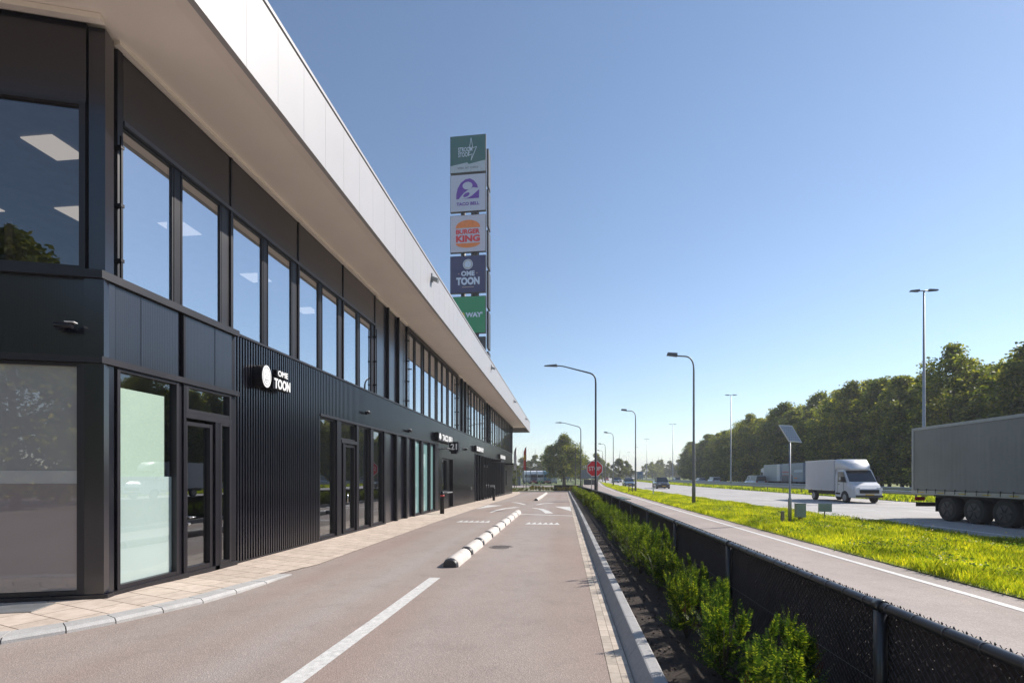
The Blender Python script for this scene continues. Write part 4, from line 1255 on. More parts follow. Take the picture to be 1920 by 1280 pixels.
# ------------------------------------------------------------------ yew shrubs
def sprig(rs, base, dirv, L, nl, ls):
    qs = []
    d = dirv / np.linalg.norm(dirv)
    side = np.cross(d, [0, 0, 1.0]); side /= (np.linalg.norm(side) + 1e-6)
    upv = np.cross(side, d)
    tilt = rs.uniform(0, PI); side = side * math.cos(tilt) + upv * math.sin(tilt); upv = np.cross(side, d)
    for i in range(nl):
        t = (i + .5) / nl
        c = base + d * L * t + np.array([0, 0, .10 * L * t * t])
        l = ls * (1.1 - .65 * t)
        for sg in (1, -1):
            dr = side * sg + d * .65 + rs.normal(size=3) * .12
            dr /= np.linalg.norm(dr)
            w = np.cross(dr, upv); w /= np.linalg.norm(w) + 1e-6
            wd = l * .17
            qs.append([c, c + dr * l * .5 + w * wd, c + dr * l, c + dr * l * .5 - w * wd])
    return qs
def yew_mesh(seed, h, nb, nl, ls, mat=M_YEW):
    rs = np.random.RandomState(seed); qs = []
    stems = [(rs.uniform(-.12, .12), rs.uniform(-.12, .12), rs.uniform(0, 6.28), rs.uniform(.1, .5)) for _ in range(8)]
    for i in range(nb):
        sx, sy, az, lean = stems[rs.randint(len(stems))]
        t = rs.uniform(.08, 1) ** .8
        b = np.array([sx + math.cos(az) * lean * t * h * .6, sy + math.sin(az) * lean * t * h * .6, t * h * .82])
        a = rs.uniform(0, 2 * PI)
        out = (1 - t) * .9 + .25
        dv = np.array([math.cos(a) * out, math.sin(a) * out, .25 + t * .9])
        qs += sprig(rs, b, dv, h * rs.uniform(.16, .34) * (1.15 - .4 * t), nl, ls)
    return quads_mesh("foliage", np.array(qs), mat)
def stem_mesh(seed, h):
    rs = random.Random(seed); mb = MB()
    for i in range(7):
        a = rs.uniform(0, 6.28); l = rs.uniform(.05, .3)
        mb.tube([(0, 0, 0), (math.cos(a) * l * .5, math.sin(a) * l * .5, h * .4), (math.cos(a) * l, math.sin(a) * l, h * .75)], [.008, .006, .003], 5)
    return mb.mesh("stems", M_BARK)
near_y = [(yew_mesh(s, .70, 150, 12, .045), stem_mesh(s, .62)) for s in (1, 2, 3, 4)]
near_r = yew_mesh(9, .5, 14, 11, .03, M_YEWR)
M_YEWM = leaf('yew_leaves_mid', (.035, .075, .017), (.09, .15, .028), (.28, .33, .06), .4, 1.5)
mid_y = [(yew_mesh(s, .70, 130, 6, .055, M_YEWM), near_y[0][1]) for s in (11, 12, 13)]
M_YEWF = leaf('yew_leaves_sunny', (.05, .09, .02), (.13, .18, .035), (.32, .36, .08), .42, 1.5)  # sunlit tone of the far shrubs put into the leaf colour
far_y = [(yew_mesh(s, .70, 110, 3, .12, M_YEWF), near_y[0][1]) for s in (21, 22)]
y = 2.75; i = 0; rr = random.Random(3)
cnt = ["first", "second", "third", "fourth", "fifth", "sixth", "seventh", "eighth", "ninth", "tenth", "eleventh", "twelfth"]
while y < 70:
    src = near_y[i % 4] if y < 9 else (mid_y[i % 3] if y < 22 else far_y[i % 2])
    lab = ("bright green yew shrub, %s from the camera in the bed by the fence" % cnt[i]) if i < 12 else ("yew shrub, %s from the camera in the row by the fence" % ordw(i)) if i < 40 else "yew shrub in the long receding row by the fence"
    x = 1.52 + rr.uniform(-.17, .17)
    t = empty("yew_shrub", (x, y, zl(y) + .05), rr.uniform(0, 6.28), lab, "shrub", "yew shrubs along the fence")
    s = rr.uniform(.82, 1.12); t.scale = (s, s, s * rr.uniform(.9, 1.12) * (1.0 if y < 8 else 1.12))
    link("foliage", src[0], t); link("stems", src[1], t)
    if i in (1, 2, 5): link("dead_twigs", near_r, t)
    y += rr.uniform(.46, .66) if y < 8 else rr.uniform(.55, .75); i += 1
# ornamental grasses in the end bed
gp = yew_mesh(31, .8, 70, 3, .16, leaf("bed_grass", (.10, .09, .03), (.20, .17, .06), (.36, .30, .12), .35, 1))
for i in range(26):
    x = -7.6 + i * .38 + rr.uniform(-.1, .1)
    t = link("bed_plant", gp); t.location = (x, 71.6 + rr.uniform(-.5, .8), -.36); t.rotation_euler = (0, 0, rr.uniform(0, 6)); t.scale = (1, 1, rr.uniform(.5, 1.05) * (0.55 if x < -5 else 1))
    tag(t, "rusty green bed plant at the far end, %s from the left" % ordw(i), "plant", "plants in the end bed")

# fallen leaves and soil litter
rs = np.random.RandomState(8)
n = 2600
pp = np.stack([rs.uniform(.88, 2.1, n), 2.2 + rs.uniform(0, 1, n) ** 1.6 * 14, np.full(n, .068)], 1)
o = link("soil_litter", quads_mesh("soil_litter", rng_quads(pp, .035, rs), paint("litter_brown", (.09, .06, .045), .9, 0, .5, 30)))
tag(o, "dry litter of leaves and bark on the planting soil", "leaf litter", None, "stuff")

# ------------------------------------------------------------------ grass
def grass(name, xa, xb, y0, y1, n, hgt, wid, seed, label, power=1.0, hfun=None):
    rs = np.random.RandomState(seed)
    u = rs.uniform(0, 1, n); yy = y0 * (y1 / y0) ** (u ** power)
    fx = rs.uniform(0, 1, n)
    a_ = np.array([xa(v) for v in yy]); b_ = np.array([xb(v) for v in yy])
    xx = a_ + (b_ - a_) * fx
    clump = .6 + .8 * (np.sin(xx * 2.1 + yy * .9) * np.sin(yy * 1.7 - xx * .8) * .5 + .5)
    far = np.clip(yy / 18, 1, 5)
    H = hgt * clump * rs.uniform(.5, 1.3, n)
    W = wid * far * rs.uniform(.7, 1.3, n)
    a = rs.uniform(0, 2 * PI, n); l = rs.uniform(.05, .55, n) * H
    bx, by = np.cos(a) * W, np.sin(a) * W
    z0 = np.full(n, .01)
    tipx = xx - np.sin(a) * l + rs.normal(size=n) * .02; tipy = yy + np.cos(a) * l
    mx = (xx + tipx) / 2 - (tipx - xx) * .15; my = (yy + tipy) / 2 - (tipy - yy) * .15
    P0 = np.stack([xx - bx, yy - by, z0], 1); P1 = np.stack([xx + bx, yy + by, z0], 1)
    P2 = np.stack([mx + bx * .7, my + by * .7, H * .6], 1); P3 = np.stack([tipx, tipy, H], 1); P4 = np.stack([mx - bx * .7, my - by * .7, H * .6], 1)
    co = np.stack([P0, P1, P2, P3, P4], 1)
    o = link(name, quads_mesh(name, co, M_GRASS, 5))
    tag(o, label, "grass", None, "stuff")
    return o
grass("verge_grass", lambda y: SR(y) + .02, lambda y: HN(y) - .1, 5.0, 130, 340000, .155, .0030, 1, "bright yellow green grass on the verge between service road and motorway", .9)
grass("median_grass", lambda y: HF(y) + .1, lambda y: HF(y) + 8, 12.0, 200, 45000, .28, .012, 2, "strip of grass under the guard rails between the carriageways")
# darker broad leaved weeds in the verge
rs = np.random.RandomState(14); n = 9000
cx_ = rs.uniform(0, 1, 90); cy_ = 6 * (16 ** rs.uniform(0, 1, 90)); pick = rs.randint(0, 90, n)
yy = cy_[pick] + rs.normal(size=n) * .35; xx = np.array([SR(v) + .3 + (HN(v) - SR(v) - .7) * f_ for v, f_ in zip(yy, cx_[pick])]) + rs.normal(size=n) * .22
o = link("verge_weeds", quads_mesh("verge_weeds", rng_quads(np.stack([xx, yy, rs.uniform(.02, .24, n)], 1), .055, rs, aspect=.7), leaf("weed_leaves", (.08, .15, .03), (.18, .30, .05), (.42, .34, .12), .4, 2)))
tag(o, "patches of low leafy weeds among the verge grass", "weeds", None, "stuff")
# flowers on the verge
rs = np.random.RandomState(4); n = 1500
yy = 6 * (14 ** rs.uniform(0, 1, n)); xx = np.array([SR(v) + .2 + (HN(v) - SR(v) - .5) * f_ for v, f_ in zip(yy, rs.uniform(0, 1, n))])
o = link("verge_flowers", quads_mesh("verge_flowers", rng_quads(np.stack([xx, yy, rs.uniform(.15, .33, n)], 1), .03, rs, aspect=.9), paint("flower_yellow", (.75, .55, .05), .6)))
tag(o, "small yellow flowers scattered through the verge grass", "wild flowers", None, "stuff")

# ------------------------------------------------------------------ street lamps
def arc(p0, c, p1, n=6):
    p0, c, p1 = map(Vector, (p0, c, p1))
    return [tuple(p0 * (1 - t) ** 2 + c * 2 * t * (1 - t) + p1 * t * t) for t in [i / n for i in range(n + 1)]]
def lampA(loc, label):
    t = empty("street_lamp", loc, 0, label, "street lamp", "dark street lamps beside the fence")
    MB().tube([(0, 0, 0), (0, 0, 1.6), (0, 0, 1.65), (0, 0, 9.3)] + arc((0, 0, 9.45), (-.02, 0, 9.95), (-.45, 0, 10.1))[1:] + [(-2.3, 0, 10.62)] + arc((-2.4, 0, 10.65), (-2.75, 0, 10.74), (-3.1, 0, 10.74))[1:],
              [.115, .115, .085, .07] + [.06] * 6 + [.045] * 7, 10).build("pole", M_POLED, t)
    mb = MB(); P = [(-3.0, .12, 10.66), (-3.0, -.12, 10.66), (-4.06, -.09, 10.72), (-4.06, .09, 10.72), (-3.05, .10, 10.86), (-3.05, -.10, 10.86), (-4.0, -.05, 10.80), (-4.0, .05, 10.80)]
    mb.add(P, [(0, 1, 2, 3), (7, 6, 5, 4), (0, 4, 5, 1), (1, 5, 6, 2), (2, 6, 7, 3), (3, 7, 4, 0)])
    mb.build("lamp_head", M_HEAD, t, .01)
    return t
a1 = lampA((2.5, 38.5, zl(38.5)), "nearest of the dark curved street lamps, its pole in front of the stop sign")
for (x, y, lab) in ((2.68, 77, "middle dark curved street lamp beside the fence"), (2.77, 116, "farthest dark curved street lamp, in front of the big tree")):
    c = copy_tree(a1); c.location = (x, y, zl(y)); c["label"] = lab
def lampB(loc, label):
    t = empty("street_lamp", loc, 0, label, "street lamp", "grey hooked street lamps on the verge")
    MB().tube([(0, 0, 0), (0, 0, 1.1), (0, 0, 1.15), (0, 0, 4.0), (0, 0, 4.05), (0, 0, 8.7)] + arc((0, 0, 8.8), (0, 0, 9.62), (-.55, 0, 9.68))[1:] + [(-1.1, 0, 9.72)],
              [.12, .12, .105, .10, .075, .06] + [.05] * 6 + [.045], 10).build("pole", M_POLE, t)
    mb = MB(); P = [(-1.05, .12, 9.66), (-1.05, -.12, 9.66), (-1.72, -.12, 9.76), (-1.72, .12, 9.76), (-1.05, .11, 9.90), (-1.05, -.11, 9.90), (-1.66, -.10, 9.95), (-1.66, .10, 9.95)]
    mb.add(P, [(0, 1, 2, 3), (7, 6, 5, 4), (0, 4, 5, 1), (1, 5, 6, 2), (2, 6, 7, 3), (3, 7, 4, 0)])
    mb.build("lamp_head", M_HEAD, t, .01)
    return t
b1 = lampB((8.45, 32.7, 0), "nearest grey hooked street lamp on the grass verge")
for x, y, lab in ((8.6, 59.5, "second grey hooked street lamp along the verge"), (9.0, 89.8, "third grey hooked street lamp along the verge"), (10.2, 121, "fourth grey hooked street lamp along the verge"), (12.0, 152, "fifth and farthest grey hooked street lamp")):
    c = copy_tree(b1); c.location = (x, y, 0); c["label"] = lab
def lampT(loc, label):
    t = empty("motorway_lamp", loc, 0, label, "street lamp", "tall double motorway lamps on the median")
    MB().tube([(0, 0, 0), (0, 0, 1.2), (0, 0, 1.3), (0, 0, 15.9)], [.16, .16, .12, .06], 10).build("pole", M_GALV, t)
    MB().tube([(-.5, 0, 15.95), (.5, 0, 15.95)], .045, 8).build("cross_arm", M_GALV, t)
    for sg in (-1, 1):
        MB().add([(sg * .35, .13, 15.9), (sg * .35, -.13, 15.9), (sg * 1.0, -.10, 15.93), (sg * 1.0, .10, 15.93), (sg * .35, .1, 16.06), (sg * .35, -.1, 16.06), (sg * .95, -.06, 16.02), (sg * .95, .06, 16.02)],
                 [(0, 1, 2, 3), (7, 6, 5, 4), (0, 4, 5, 1), (1, 5, 6, 2), (2, 6, 7, 3), (3, 7, 4, 0)]).build("lamp_head", M_HEAD, t)
    return t
t1 = lampT((27.3, 40, 0), "nearest and tallest looking double headed motorway lamp, above the grey lorry")
for i, (x, y) in enumerate(((29.0, 88), (29.6, 136), (31.5, 189), (35.0, 240), (38, 290), (42, 345), (46.5, 400), (53, 455))):
    c = copy_tree(t1); c.location = (x, y, 0)
    c["label"] = ["second double headed motorway lamp, by the pale van", "third double headed motorway lamp along the median", "fourth double headed motorway lamp along the median"][i] if i < 3 else "far double headed motorway lamp, %s of the receding row" % ordw(i + 1)

# ------------------------------------------------------------------ guard rails
def guardrail(xf, label, z0=0.62):
    t = empty("guard_rail", (0, 0, 0), 0, label, "guard rail", "guard rails on the median")
    ys = [y for y in frange(-6, 260, 4)]
    prof = [(0, -.15), (-.05, -.12), (-.08, -.07), (-.03, -.02), (-.03, .02), (-.08, .07), (-.05, .12), (0, .15)]
    mb = MB(); v = []; f = []; n = len(prof)
    for y in ys:
        for a, b in prof: v.append((xf(y) + a, y, z0 + b))
    for j in range(len(ys) - 1):
        for i in range(n - 1):
            a = j * n + i; f.append((a, a + 1, a + n + 1, a + n))
    mb.add(v, f, 0, False); mb.build("rail", M_GALV, t)
    mb = MB()
    for y in ys: mb.box(xf(y) + .002, xf(y) + .09, y - .05, y + .05, -.1, z0 + .1)
    st = mb.build("posts", M_POLE, t); st["kind"] = 'stuff' if False else 'thing'
    return t
guardrail(lambda y: HF(y) + 1.1, "near steel guard rail along the edge of the motorway median")
guardrail(lambda y: HF(y) + 7.2, "far steel guard rail on the median before the opposite carriageway", .68)

# ------------------------------------------------------------------ vehicles
M_TYRE = M_RUBBER
M_RIM = paint("wheel_rim", (.35, .35, .36), .35, .7)
M_RIMD = paint("lorry_rim", (.06, .06, .062), .5, .3)
M_VGL = paint("vehicle_glass", (.015, .02, .026), .06, 0, .05, 1, spec=.9)
M_LAMPC = paint("headlamp_lens", (.7, .72, .75), .1, 0, .05, 3, coat=1)
M_LAMPR = paint("tail_lamp_red", (.35, .01, .01), .2, 0, .05, 3, coat=1)
M_PLATE = paint("plate_yellow", (.65, .42, .03), .5)
M_UNDER = paint("underbody_black", (.015, .015, .016), .7)
def wheel(t, x, y, r=.33, w=.22):
    sg = 1 if y > 0 else -1
    wm = MB().tube([(x, y - w / 2, r), (x, y - w / 2 + .02, r), (x, y + w / 2 - .02, r), (x, y + w / 2, r)], [r * .92, r, r, r * .92], 20).build("wheel", M_TYRE, t)
    mb = MB().tube([(x, y + sg * (w / 2 - .01), r), (x, y + sg * (w / 2 + .012), r)], r * .62, 16)
    for k in range(6):
        a = k * PI / 3; mb.tube([(x, y + sg * (w / 2 + .014), r), (x + math.cos(a) * r * .58, y + sg * (w / 2 + .014), r + math.sin(a) * r * .58)], r * .05, 5)
    mb.build("rim", M_RIM if r < .45 else M_RIMD, wm)
def loft(mb, st, mi=0, smooth=True):
    """st: list of rings of equal length"""
    n = len(st[0]); v = [p for ring_ in st for p in ring_]; f = []
    for i in range(len(st) - 1):
        for j in range(n):
            f.append((i * n + j, i * n + (j + 1) % n, (i + 1) * n + (j + 1) % n, (i + 1) * n + j))
    mb.add(v, [q[::-1] for q in f], mi, smooth)
    mb.add(st[0], [tuple(range(n))], mi); mb.add(st[-1], [tuple(range(n - 1, -1, -1))], mi)
def car(name, label, colour, kind, loc, rz, group=None):
    """x forward; hatch / saloon / suv / van"""
    t = empty(name, loc, rz, label, "car", group)
    H = {"hatch": 1.46, "saloon": 1.44, "suv": 1.68, "van": 1.95}[kind]
    L = {"hatch": 4.1, "saloon": 4.6, "suv": 4.5, "van": 4.9}[kind]; Wd = {"hatch": .87, "saloon": .9, "suv": .93, "van": .95}[kind]
    belt = H * (.62 if kind != "van" else .56); hood = belt - .10
    paintm = paint("car_paint_" + label[:14].replace(" ", "_"), colour, .28, .1, .03, 1, coat=1.0)
    def ring(x, w, zt, zb=.24, k=.92):
        return [(x, -w * .9, zb), (x, -w, zb + .14), (x, -w, zb + (zt - zb) * .6), (x, -w * k, zt - .04), (x, -w * k * .8, zt), (x, w * k * .8, zt), (x, w * k, zt - .04), (x, w, zb + (zt - zb) * .6), (x, w, zb + .14), (x, w * .9, zb)]
    mb = MB(); h2 = L / 2
    loft(mb, [ring(-h2, Wd * .88, belt - .12, .34), ring(-h2 + .12, Wd * .96, belt - .01, .26), ring(-h2 + .9, Wd, belt), ring(0, Wd, belt), ring(h2 - 1.25, Wd, belt - .02), ring(h2 - .35, Wd * .95, hood - .06, .22), ring(h2 - .08, Wd * .85, hood - .2, .24), ring(h2, Wd * .72, hood - .34, .28)])
    rx0, rx1 = {"hatch": (-h2 + .5, .45), "saloon": (-h2 + 1.35, .35), "suv": (-h2 + .35, .5), "van": (-h2 + .15, .95)}[kind]
    bx0, bx1 = {"hatch": (-h2 + .12, 1.15), "saloon": (-h2 + .75, 1.15), "suv": (-h2 + .08, 1.2), "van": (-h2 + .05, 1.55)}[kind]
    tw = Wd * .76
    mb.box(rx0 + .05, rx1 - .05, -tw * .96, tw * .96, H - .05, H)
    loft(mb, [[(rx0 - .05, -tw, H - .09), (rx0 + .03, -tw, H - .03), (rx0 + .05, tw, H - .03), (rx0 - .05, tw, H - .09)], [(rx1 + .05, -tw, H - .09), (rx1 - .03, -tw, H - .03), (rx1 - .03, tw, H - .03), (rx1 + .05, tw, H - .09)]])
    bw = Wd * .93
    for sg in (-1, 1):
        for (xa, xb) in ((bx0 + .02, rx0 - .02), (-.18, -.12), (bx1 - .02, rx1 + .02)):
            mb.add([(xa - .05, sg * bw, belt - .02), (xa + .07, sg * bw, belt - .02), (xb + .07, sg * (tw + .01), H - .06), (xb - .05, sg * (tw + .01), H - .06)], [(0, 1, 2, 3)])
    mb.build("body", paintm, t)
    g = MB(); b_ = bw - .012; q_ = tw - .006
    g.add([(bx0, -b_, belt - .03), (bx1, -b_, belt - .03), (bx1, b_, belt - .03), (bx0, b_, belt - .03), (rx0, -q_, H - .06), (rx1, -q_, H - .06), (rx1, q_, H - .06), (rx0, q_, H - .06)],
          [(0, 1, 5, 4), (1, 2, 6, 5), (2, 3, 7, 6), (3, 0, 4, 7)]); g.build("windows", M_VGL, t)
    MB().box(-h2 + .15, h2 - .2, -Wd * .88, Wd * .88, .16, .30).build("underbody", M_UNDER, t)
    for x in (h2 - .82, -h2 + .82):
        for sg in (-1, 1): wheel(t, x, sg * (Wd - .09))
    for sg in (-1, 1):
        MB().add([(h2 - .20, sg * Wd * .80, hood - .28), (h2 - .03, sg * Wd * .45, hood - .30), (h2 - .05, sg * Wd * .45, hood - .18), (h2 - .22, sg * Wd * .84, hood - .14), (h2 - .0, sg * Wd * .62, hood - .26)], [(0, 1, 2, 3), (0, 4, 1)]).box(h2 - .25, h2 - .06, sg * Wd * .5, sg * Wd * .80, hood - .30, hood - .17).build("headlight", M_LAMPC, t)
        MB().box(-h2 - .01, -h2 + .12, sg * Wd * .62, sg * Wd * .90, belt - .30, belt - .10).build("tail_light", M_LAMPR, t)
        MB().box(.95, 1.10, sg * (Wd + .0), sg * (Wd + .18), belt - .02, belt + .12).build("mirror", paintm, t)
    MB().box(h2 - .02, h2 + .012, -Wd * .5, Wd * .5, .32, .46).build("grille", M_UNDER, t)
    MB().box(h2 + .012, h2 + .022, -.26, .26, .34, .45).build("number_plate", M_PLATE, t)
    return t
DN = R(-90)      # toward the camera
UP = R(90)
car("parked_car", "x", (.5, .5, .5), "hatch", (0, -500, 0), 0) if False else None
c_suv = car("suv", "black and silver jeep like car coming toward the camera on the near lanes", (.05, .05, .055), "suv", (14.4, 74, 0), DN)
car("saloon_car", "grey blue car just behind the black jeep like car", (.13, .19, .26), "saloon", (11.9, 91, 0), DN)
car("saloon_car", "dark car right of the nearest small hatchback in the far queue", (.06, .08, .12), "saloon", (17.6, 133, 0), DN, "oncoming cars far down the motorway")
car("hatchback_car", "left one of a close pair of small oncoming cars far away", (.05, .10, .16), "hatch", (14.0, 134, 0), DN, "oncoming cars far down the motorway")
car("hatchback_car", "right one of a close pair of small oncoming cars far away", (.10, .12, .16), "hatch", (16.3, 148, 0), DN, "oncoming cars far down the motorway")
car("hatchback_car", "tiny red car far away left of the other oncoming cars", (.45, .03, .05), "hatch", (17.8, 206, 0), DN, "oncoming cars far down the motorway")
car("estate_car", "pale silver car driving away beside the second motorway lamp", (.45, .48, .52), "van", (33.0, 88, 0), UP + R(3))
car("hatchback_car", "silver hatchback driving away right of the nearest hooked lamp pole", (.5, .5, .5), "suv", (33.3, 112, 0), UP)
car("hatchback_car", "pale car driving away, half hidden by the nearest hooked lamp pole", (.4, .4, .45), "hatch", (33.6, 124, 0), UP)
car("hatchback_car", "small dark car driving away at the left end of the wood", (.08, .12, .14), "hatch", (34.4, 153, 0), UP)

def box_body(t, name, x0, x1, w, z0, z1, mat, b=.03):
    return MB().box(x0, x1, -w, w, z0, z1).build(name, mat, t, b)
# grey articulated lorry in the near lane
M_TARP = paint("tarpaulin_grey", (.21, .215, .22), .5, 0, .05, .8)
TL = empty("articulated_lorry", (16.9, 23.6, 0), DN, "big grey curtain sided articulated lorry entering from the right edge on the near lane", "lorry")
m, nt, p_ = nodes_of("curtain_side")
n1 = add_noise(nt, .5, 3); c_ = ramp(nt, n1.outputs[0], [(.3, (.20, .205, .205)), (.7, (.25, .255, .26))]).outputs[0]
nt.links.new(c_, p_.inputs["Base Color"]); p_.inputs["Roughness"].default_value = .42
n2 = add_noise(nt, 1.2, 2, vec_scale=(1.5, 1, .15)); nt.links.new(bump(nt, n2.outputs[0], .35, .12), p_.inputs["Normal"])
box_body(TL, "trailer_box", 0, 13.6, 1.275, 1.22, 3.90, m, .05)
mb = MB()
for sg in (-1, 1):
    mb.box(-.01, 13.61, sg * 1.22, sg * 1.295, 3.87, 3.99); mb.box(-.01, 13.61, sg * 1.22, sg * 1.295, 1.06, 1.225)
    mb.box(-.015, .10, sg * 1.2, sg * 1.297, 1.225, 3.87)
    mb.box(6.75, 6.85, sg * 1.2, sg * 1.289, 1.225, 3.87)
mb.box(-.02, -.003, -1.25, 1.25, 1.1, 3.95)
mb.build("trailer_frame", paint("trailer_alu", (.42, .43, .44), .4, .4), TL)
MB().box(.2, 12.8, -.45, .45, .75, 1.06).box(.1, .2, -1.2, 1.2, .5, .68).build("chassis", M_UNDER, TL)
for x in (1.9, 3.2, 4.5):
    for sg in (-1, 1): wheel(TL, x, sg * 1.02, .5, .38)
mb = MB()
for sg in (-1, 1): mb.box(5.6, 9.4, sg * 1.15, sg * 1.20, .45, .95)
mb.build("side_guard", paint("side_guard_white", (.6, .6, .62), .5), TL)
mb = MB().box(1.2, 5.2, -1.23, 1.23, 1.0, 1.05); mb.build("mudguard", M_UNDER, TL)
for sg in (-1, 1): MB().box(-.04, .0, sg * .75, sg * 1.15, .75, .92).build("tail_light", M_LAMPR, TL)
for sg in (-1, 1):
    mb = MB()
    for k in range(12): mb.box(.4 + k * 1.1, .75 + k * 1.1, sg * 1.293, sg * 1.299, 1.12, 1.16)
    mb.build("reflective_strip", paint("strip_yellow", (.55, .42, .05), .4), TL)
    mb = MB()
    for k in range(26): mb.box(.35 + k * .51, .38 + k * .51, sg * 1.28, sg * 1.302, 1.10, 1.30)
    mb.build("curtain_straps", M_POLED, TL)
    [MB().box(x, x + .02, sg * .75, sg * 1.2, .35, .95).build("mudflap", M_RUBBER, TL) for x in (1.25, 5.2)]
cab = MB(); M_CAB = paint("cab_white", (.7, .7, .71), .3, 0, .02, 1, coat=1)
loft(cab, [[(13.9, -1.2, .9), (13.9, -1.2, 3.8), (13.9, 1.2, 3.8), (13.9, 1.2, .9)], [(15.7, -1.22, .5), (15.5, -1.2, 3.6), (15.5, 1.2, 3.6), (15.7, 1.22, .5)], [(16.1, -1.1, .45), (15.7, -1.1, 3.2), (15.7, 1.1, 3.2), (16.1, 1.1, .45)]], 0, False)
cab = cab.build("cab", M_CAB, TL)
MB().add([(16.02, -1.0, 1.7), (16.02, 1.0, 1.7), (15.82, 1.0, 2.6), (15.82, -1.0, 2.6)], [(0, 1, 2, 3)]).box(14.7, 15.4, -1.215, 1.215, 1.8, 2.6).build("cab_window", M_VGL, cab)
MB().box(9.8, 15.6, -.45, .45, .5, .95).build("tractor_chassis", M_UNDER, TL)
for x in (11.8, 15.2):
    for sg in (-1, 1): wheel(TL, x, sg * 1.02, .5, .36)

# white box van
V = empty("box_van", (20.6, 41.6, 0), DN + R(-1), "white box van with rounded cab roof fairing coming toward the camera", "van")
M_VANW = paint("van_white", (.62, .63, .66), .35, 0, .03, 1, coat=.6)
M_VANG = paint("van_box_grey", (.50, .50, .54), .4, 0, .03, 1)
mb = MB().box(0, 4.3, -1.08, 1.08, .82, 3.02)
mb.build("box_body", M_VANG, V, .04)
mb = MB()
for sg in (-1, 1): mb.box(-.01, 4.31, sg * 1.05, sg * 1.095, 2.98, 3.05); mb.box(-.01, 4.31, sg * 1.05, sg * 1.095, .78, .86)
mb.build("box_edge", M_VANW, V)
cb = MB()
def vr(x, w, zb, zt): return [(x, -w, zb), (x, -w, zb + (zt - zb) * .7), (x, -w * .9, zt), (x, w * .9, zt), (x, w, zb + (zt - zb) * .7), (x, w, zb)]
loft(cb, [vr(4.33, 1.0, .4, 2.35), vr(5.1, 1.0, .38, 2.33), vr(5.25, 1.0, .38, 2.28), vr(5.9, .98, .38, 1.42), vr(6.3, .94, .38, 1.22), vr(6.55, .84, .40, .98), vr(6.62, .76, .42, .8)], 0, False)
cbo = cb.build("cab", M_VANW, V)
fr = MB(); loft(fr, [vr(4.33, 1.02, 2.30, 3.05), vr(4.7, .98, 2.32, 3.0), vr(5.2, .85, 2.33, 2.7), vr(5.5, .6, 2.30, 2.34)], 0, True); fr.build("roof_fairing", M_VANW, V)
MB().add([(5.88, -.86, 1.46), (5.88, .86, 1.46), (5.29, .82, 2.24), (5.29, -.82, 2.24)], [(0, 1, 2, 3)]).add([(5.86, -.84, 1.45), (5.87, -.84, 1.45)], []).build("windscreen", M_VGL, cbo)
for sg in (-1, 1):
    MB().add([(4.7, sg * 1.005, 1.42), (5.75, sg * 1.0, 1.42), (5.30, sg * .985, 2.15), (4.7, sg * 1.0, 2.15)], [(0, 1, 2, 3)]).build("side_window", M_VGL, cbo)
    MB().box(6.30, 6.57, sg * .56, sg * .86, .86, 1.06).build("headlight", M_LAMPC, V)
    MB().box(5.5, 5.62, sg * 1.02, sg * 1.24, 1.45, 1.8).build("mirror", M_UNDER, V)
MB().box(6.60, 6.66, -.6, .6, .68, .92).build("grille", M_UNDER, V)
MB().box(6.66, 6.675, -.27, .27, .52, .62).build("number_plate", M_PLATE, V)
MB().box(.1, 4.6, -.9, .9, .5, .82).build("chassis", M_UNDER, V)
for sg in (-1, 1):
    mb = MB(); mb.box(4.66, 4.675, sg * 1.0, sg * 1.008, .5, 2.2); mb.box(5.42, 5.435, sg * .99, sg * 1.006, .85, 1.42); mb.box(4.4, 5.0, sg * 1.0, sg * 1.012, .55, .68)
    mb.box(4.75, 4.9, sg * 1.0, sg * 1.03, 1.25, 1.29)
    mb.build("door_trim", M_UNDER, cbo)
    arch = [(5.55 + .47 * math.cos(a), .36 + .47 * math.sin(a)) for a in [PI * k / 10 for k in range(11)]]
    mb = MB(); mb.add([(x, sg * 1.004, z) for x, z in arch] + [(x, sg * .70, z) for x, z in arch], [(tuple(range(11)))] + [(i, i + 1, 12 + i, 11 + i) for i in range(10)]); mb.build("wheel_arch", M_UNDER, V)
    for x in (1.0, 2.6, 4.1): MB().box(x, x + .1, sg * 1.095, sg * 1.105, .79, .84).build("side_marker", paint("marker_orange", (.6, .2, .02), .4), V)
MB().box(6.55, 6.68, -.82, .82, .40, .55).build("bumper", M_POLED, V)
for x in (1.2, 5.55):
    for sg in (-1, 1): wheel(V, x, sg * .88, .36, .24)

# lorry driving away on the far carriageway
W_ = empty("lorry_with_trailer", (35.2, 73, 0), UP - R(2), "silver lorry pulling a striped blue grey trailer away on the far carriageway", "lorry")
tb = MB().box(0, 7.4, -1.25, 1.25, 1.0, 3.75).build("trailer_box", paint("trailer_bluegrey", (.20, .25, .32), .4), W_, .03)
MB().box(3.4, 7.3, -1.262, 1.262, 1.0, 1.95).build("lower_band", paint("trailer_navy", (.05, .06, .10), .4), tb)
MB().box(4.6, 7.25, -1.259, 1.259, 2.35, 2.55).box(3.6, 7.2, -1.26, 1.26, 1.95, 2.03).build("stripe", paint("stripe_red", (.35, .06, .08), .4), tb)
MB().box(1.9, 2.9, -1.261, 1.261, 1.45, 1.65).build("stripe", paint("stripe_orange", (.6, .16, .04), .4), tb)
MB().box(.2, 2.9, -1.258, 1.258, 2.4, 2.75).build("stripe", paint("stripe_cloud", (.38, .46, .55), .4), tb)
MB().box(8.2, 15.0, -1.25, 1.25, 1.0, 3.75).build("cargo_box", paint("cargo_silver", (.30, .34, .37), .4), W_, .03)
MB().box(8.15, 9.3, -1.262, 1.262, 1.05, 3.7).build("white_panel", M_VANW, W_)
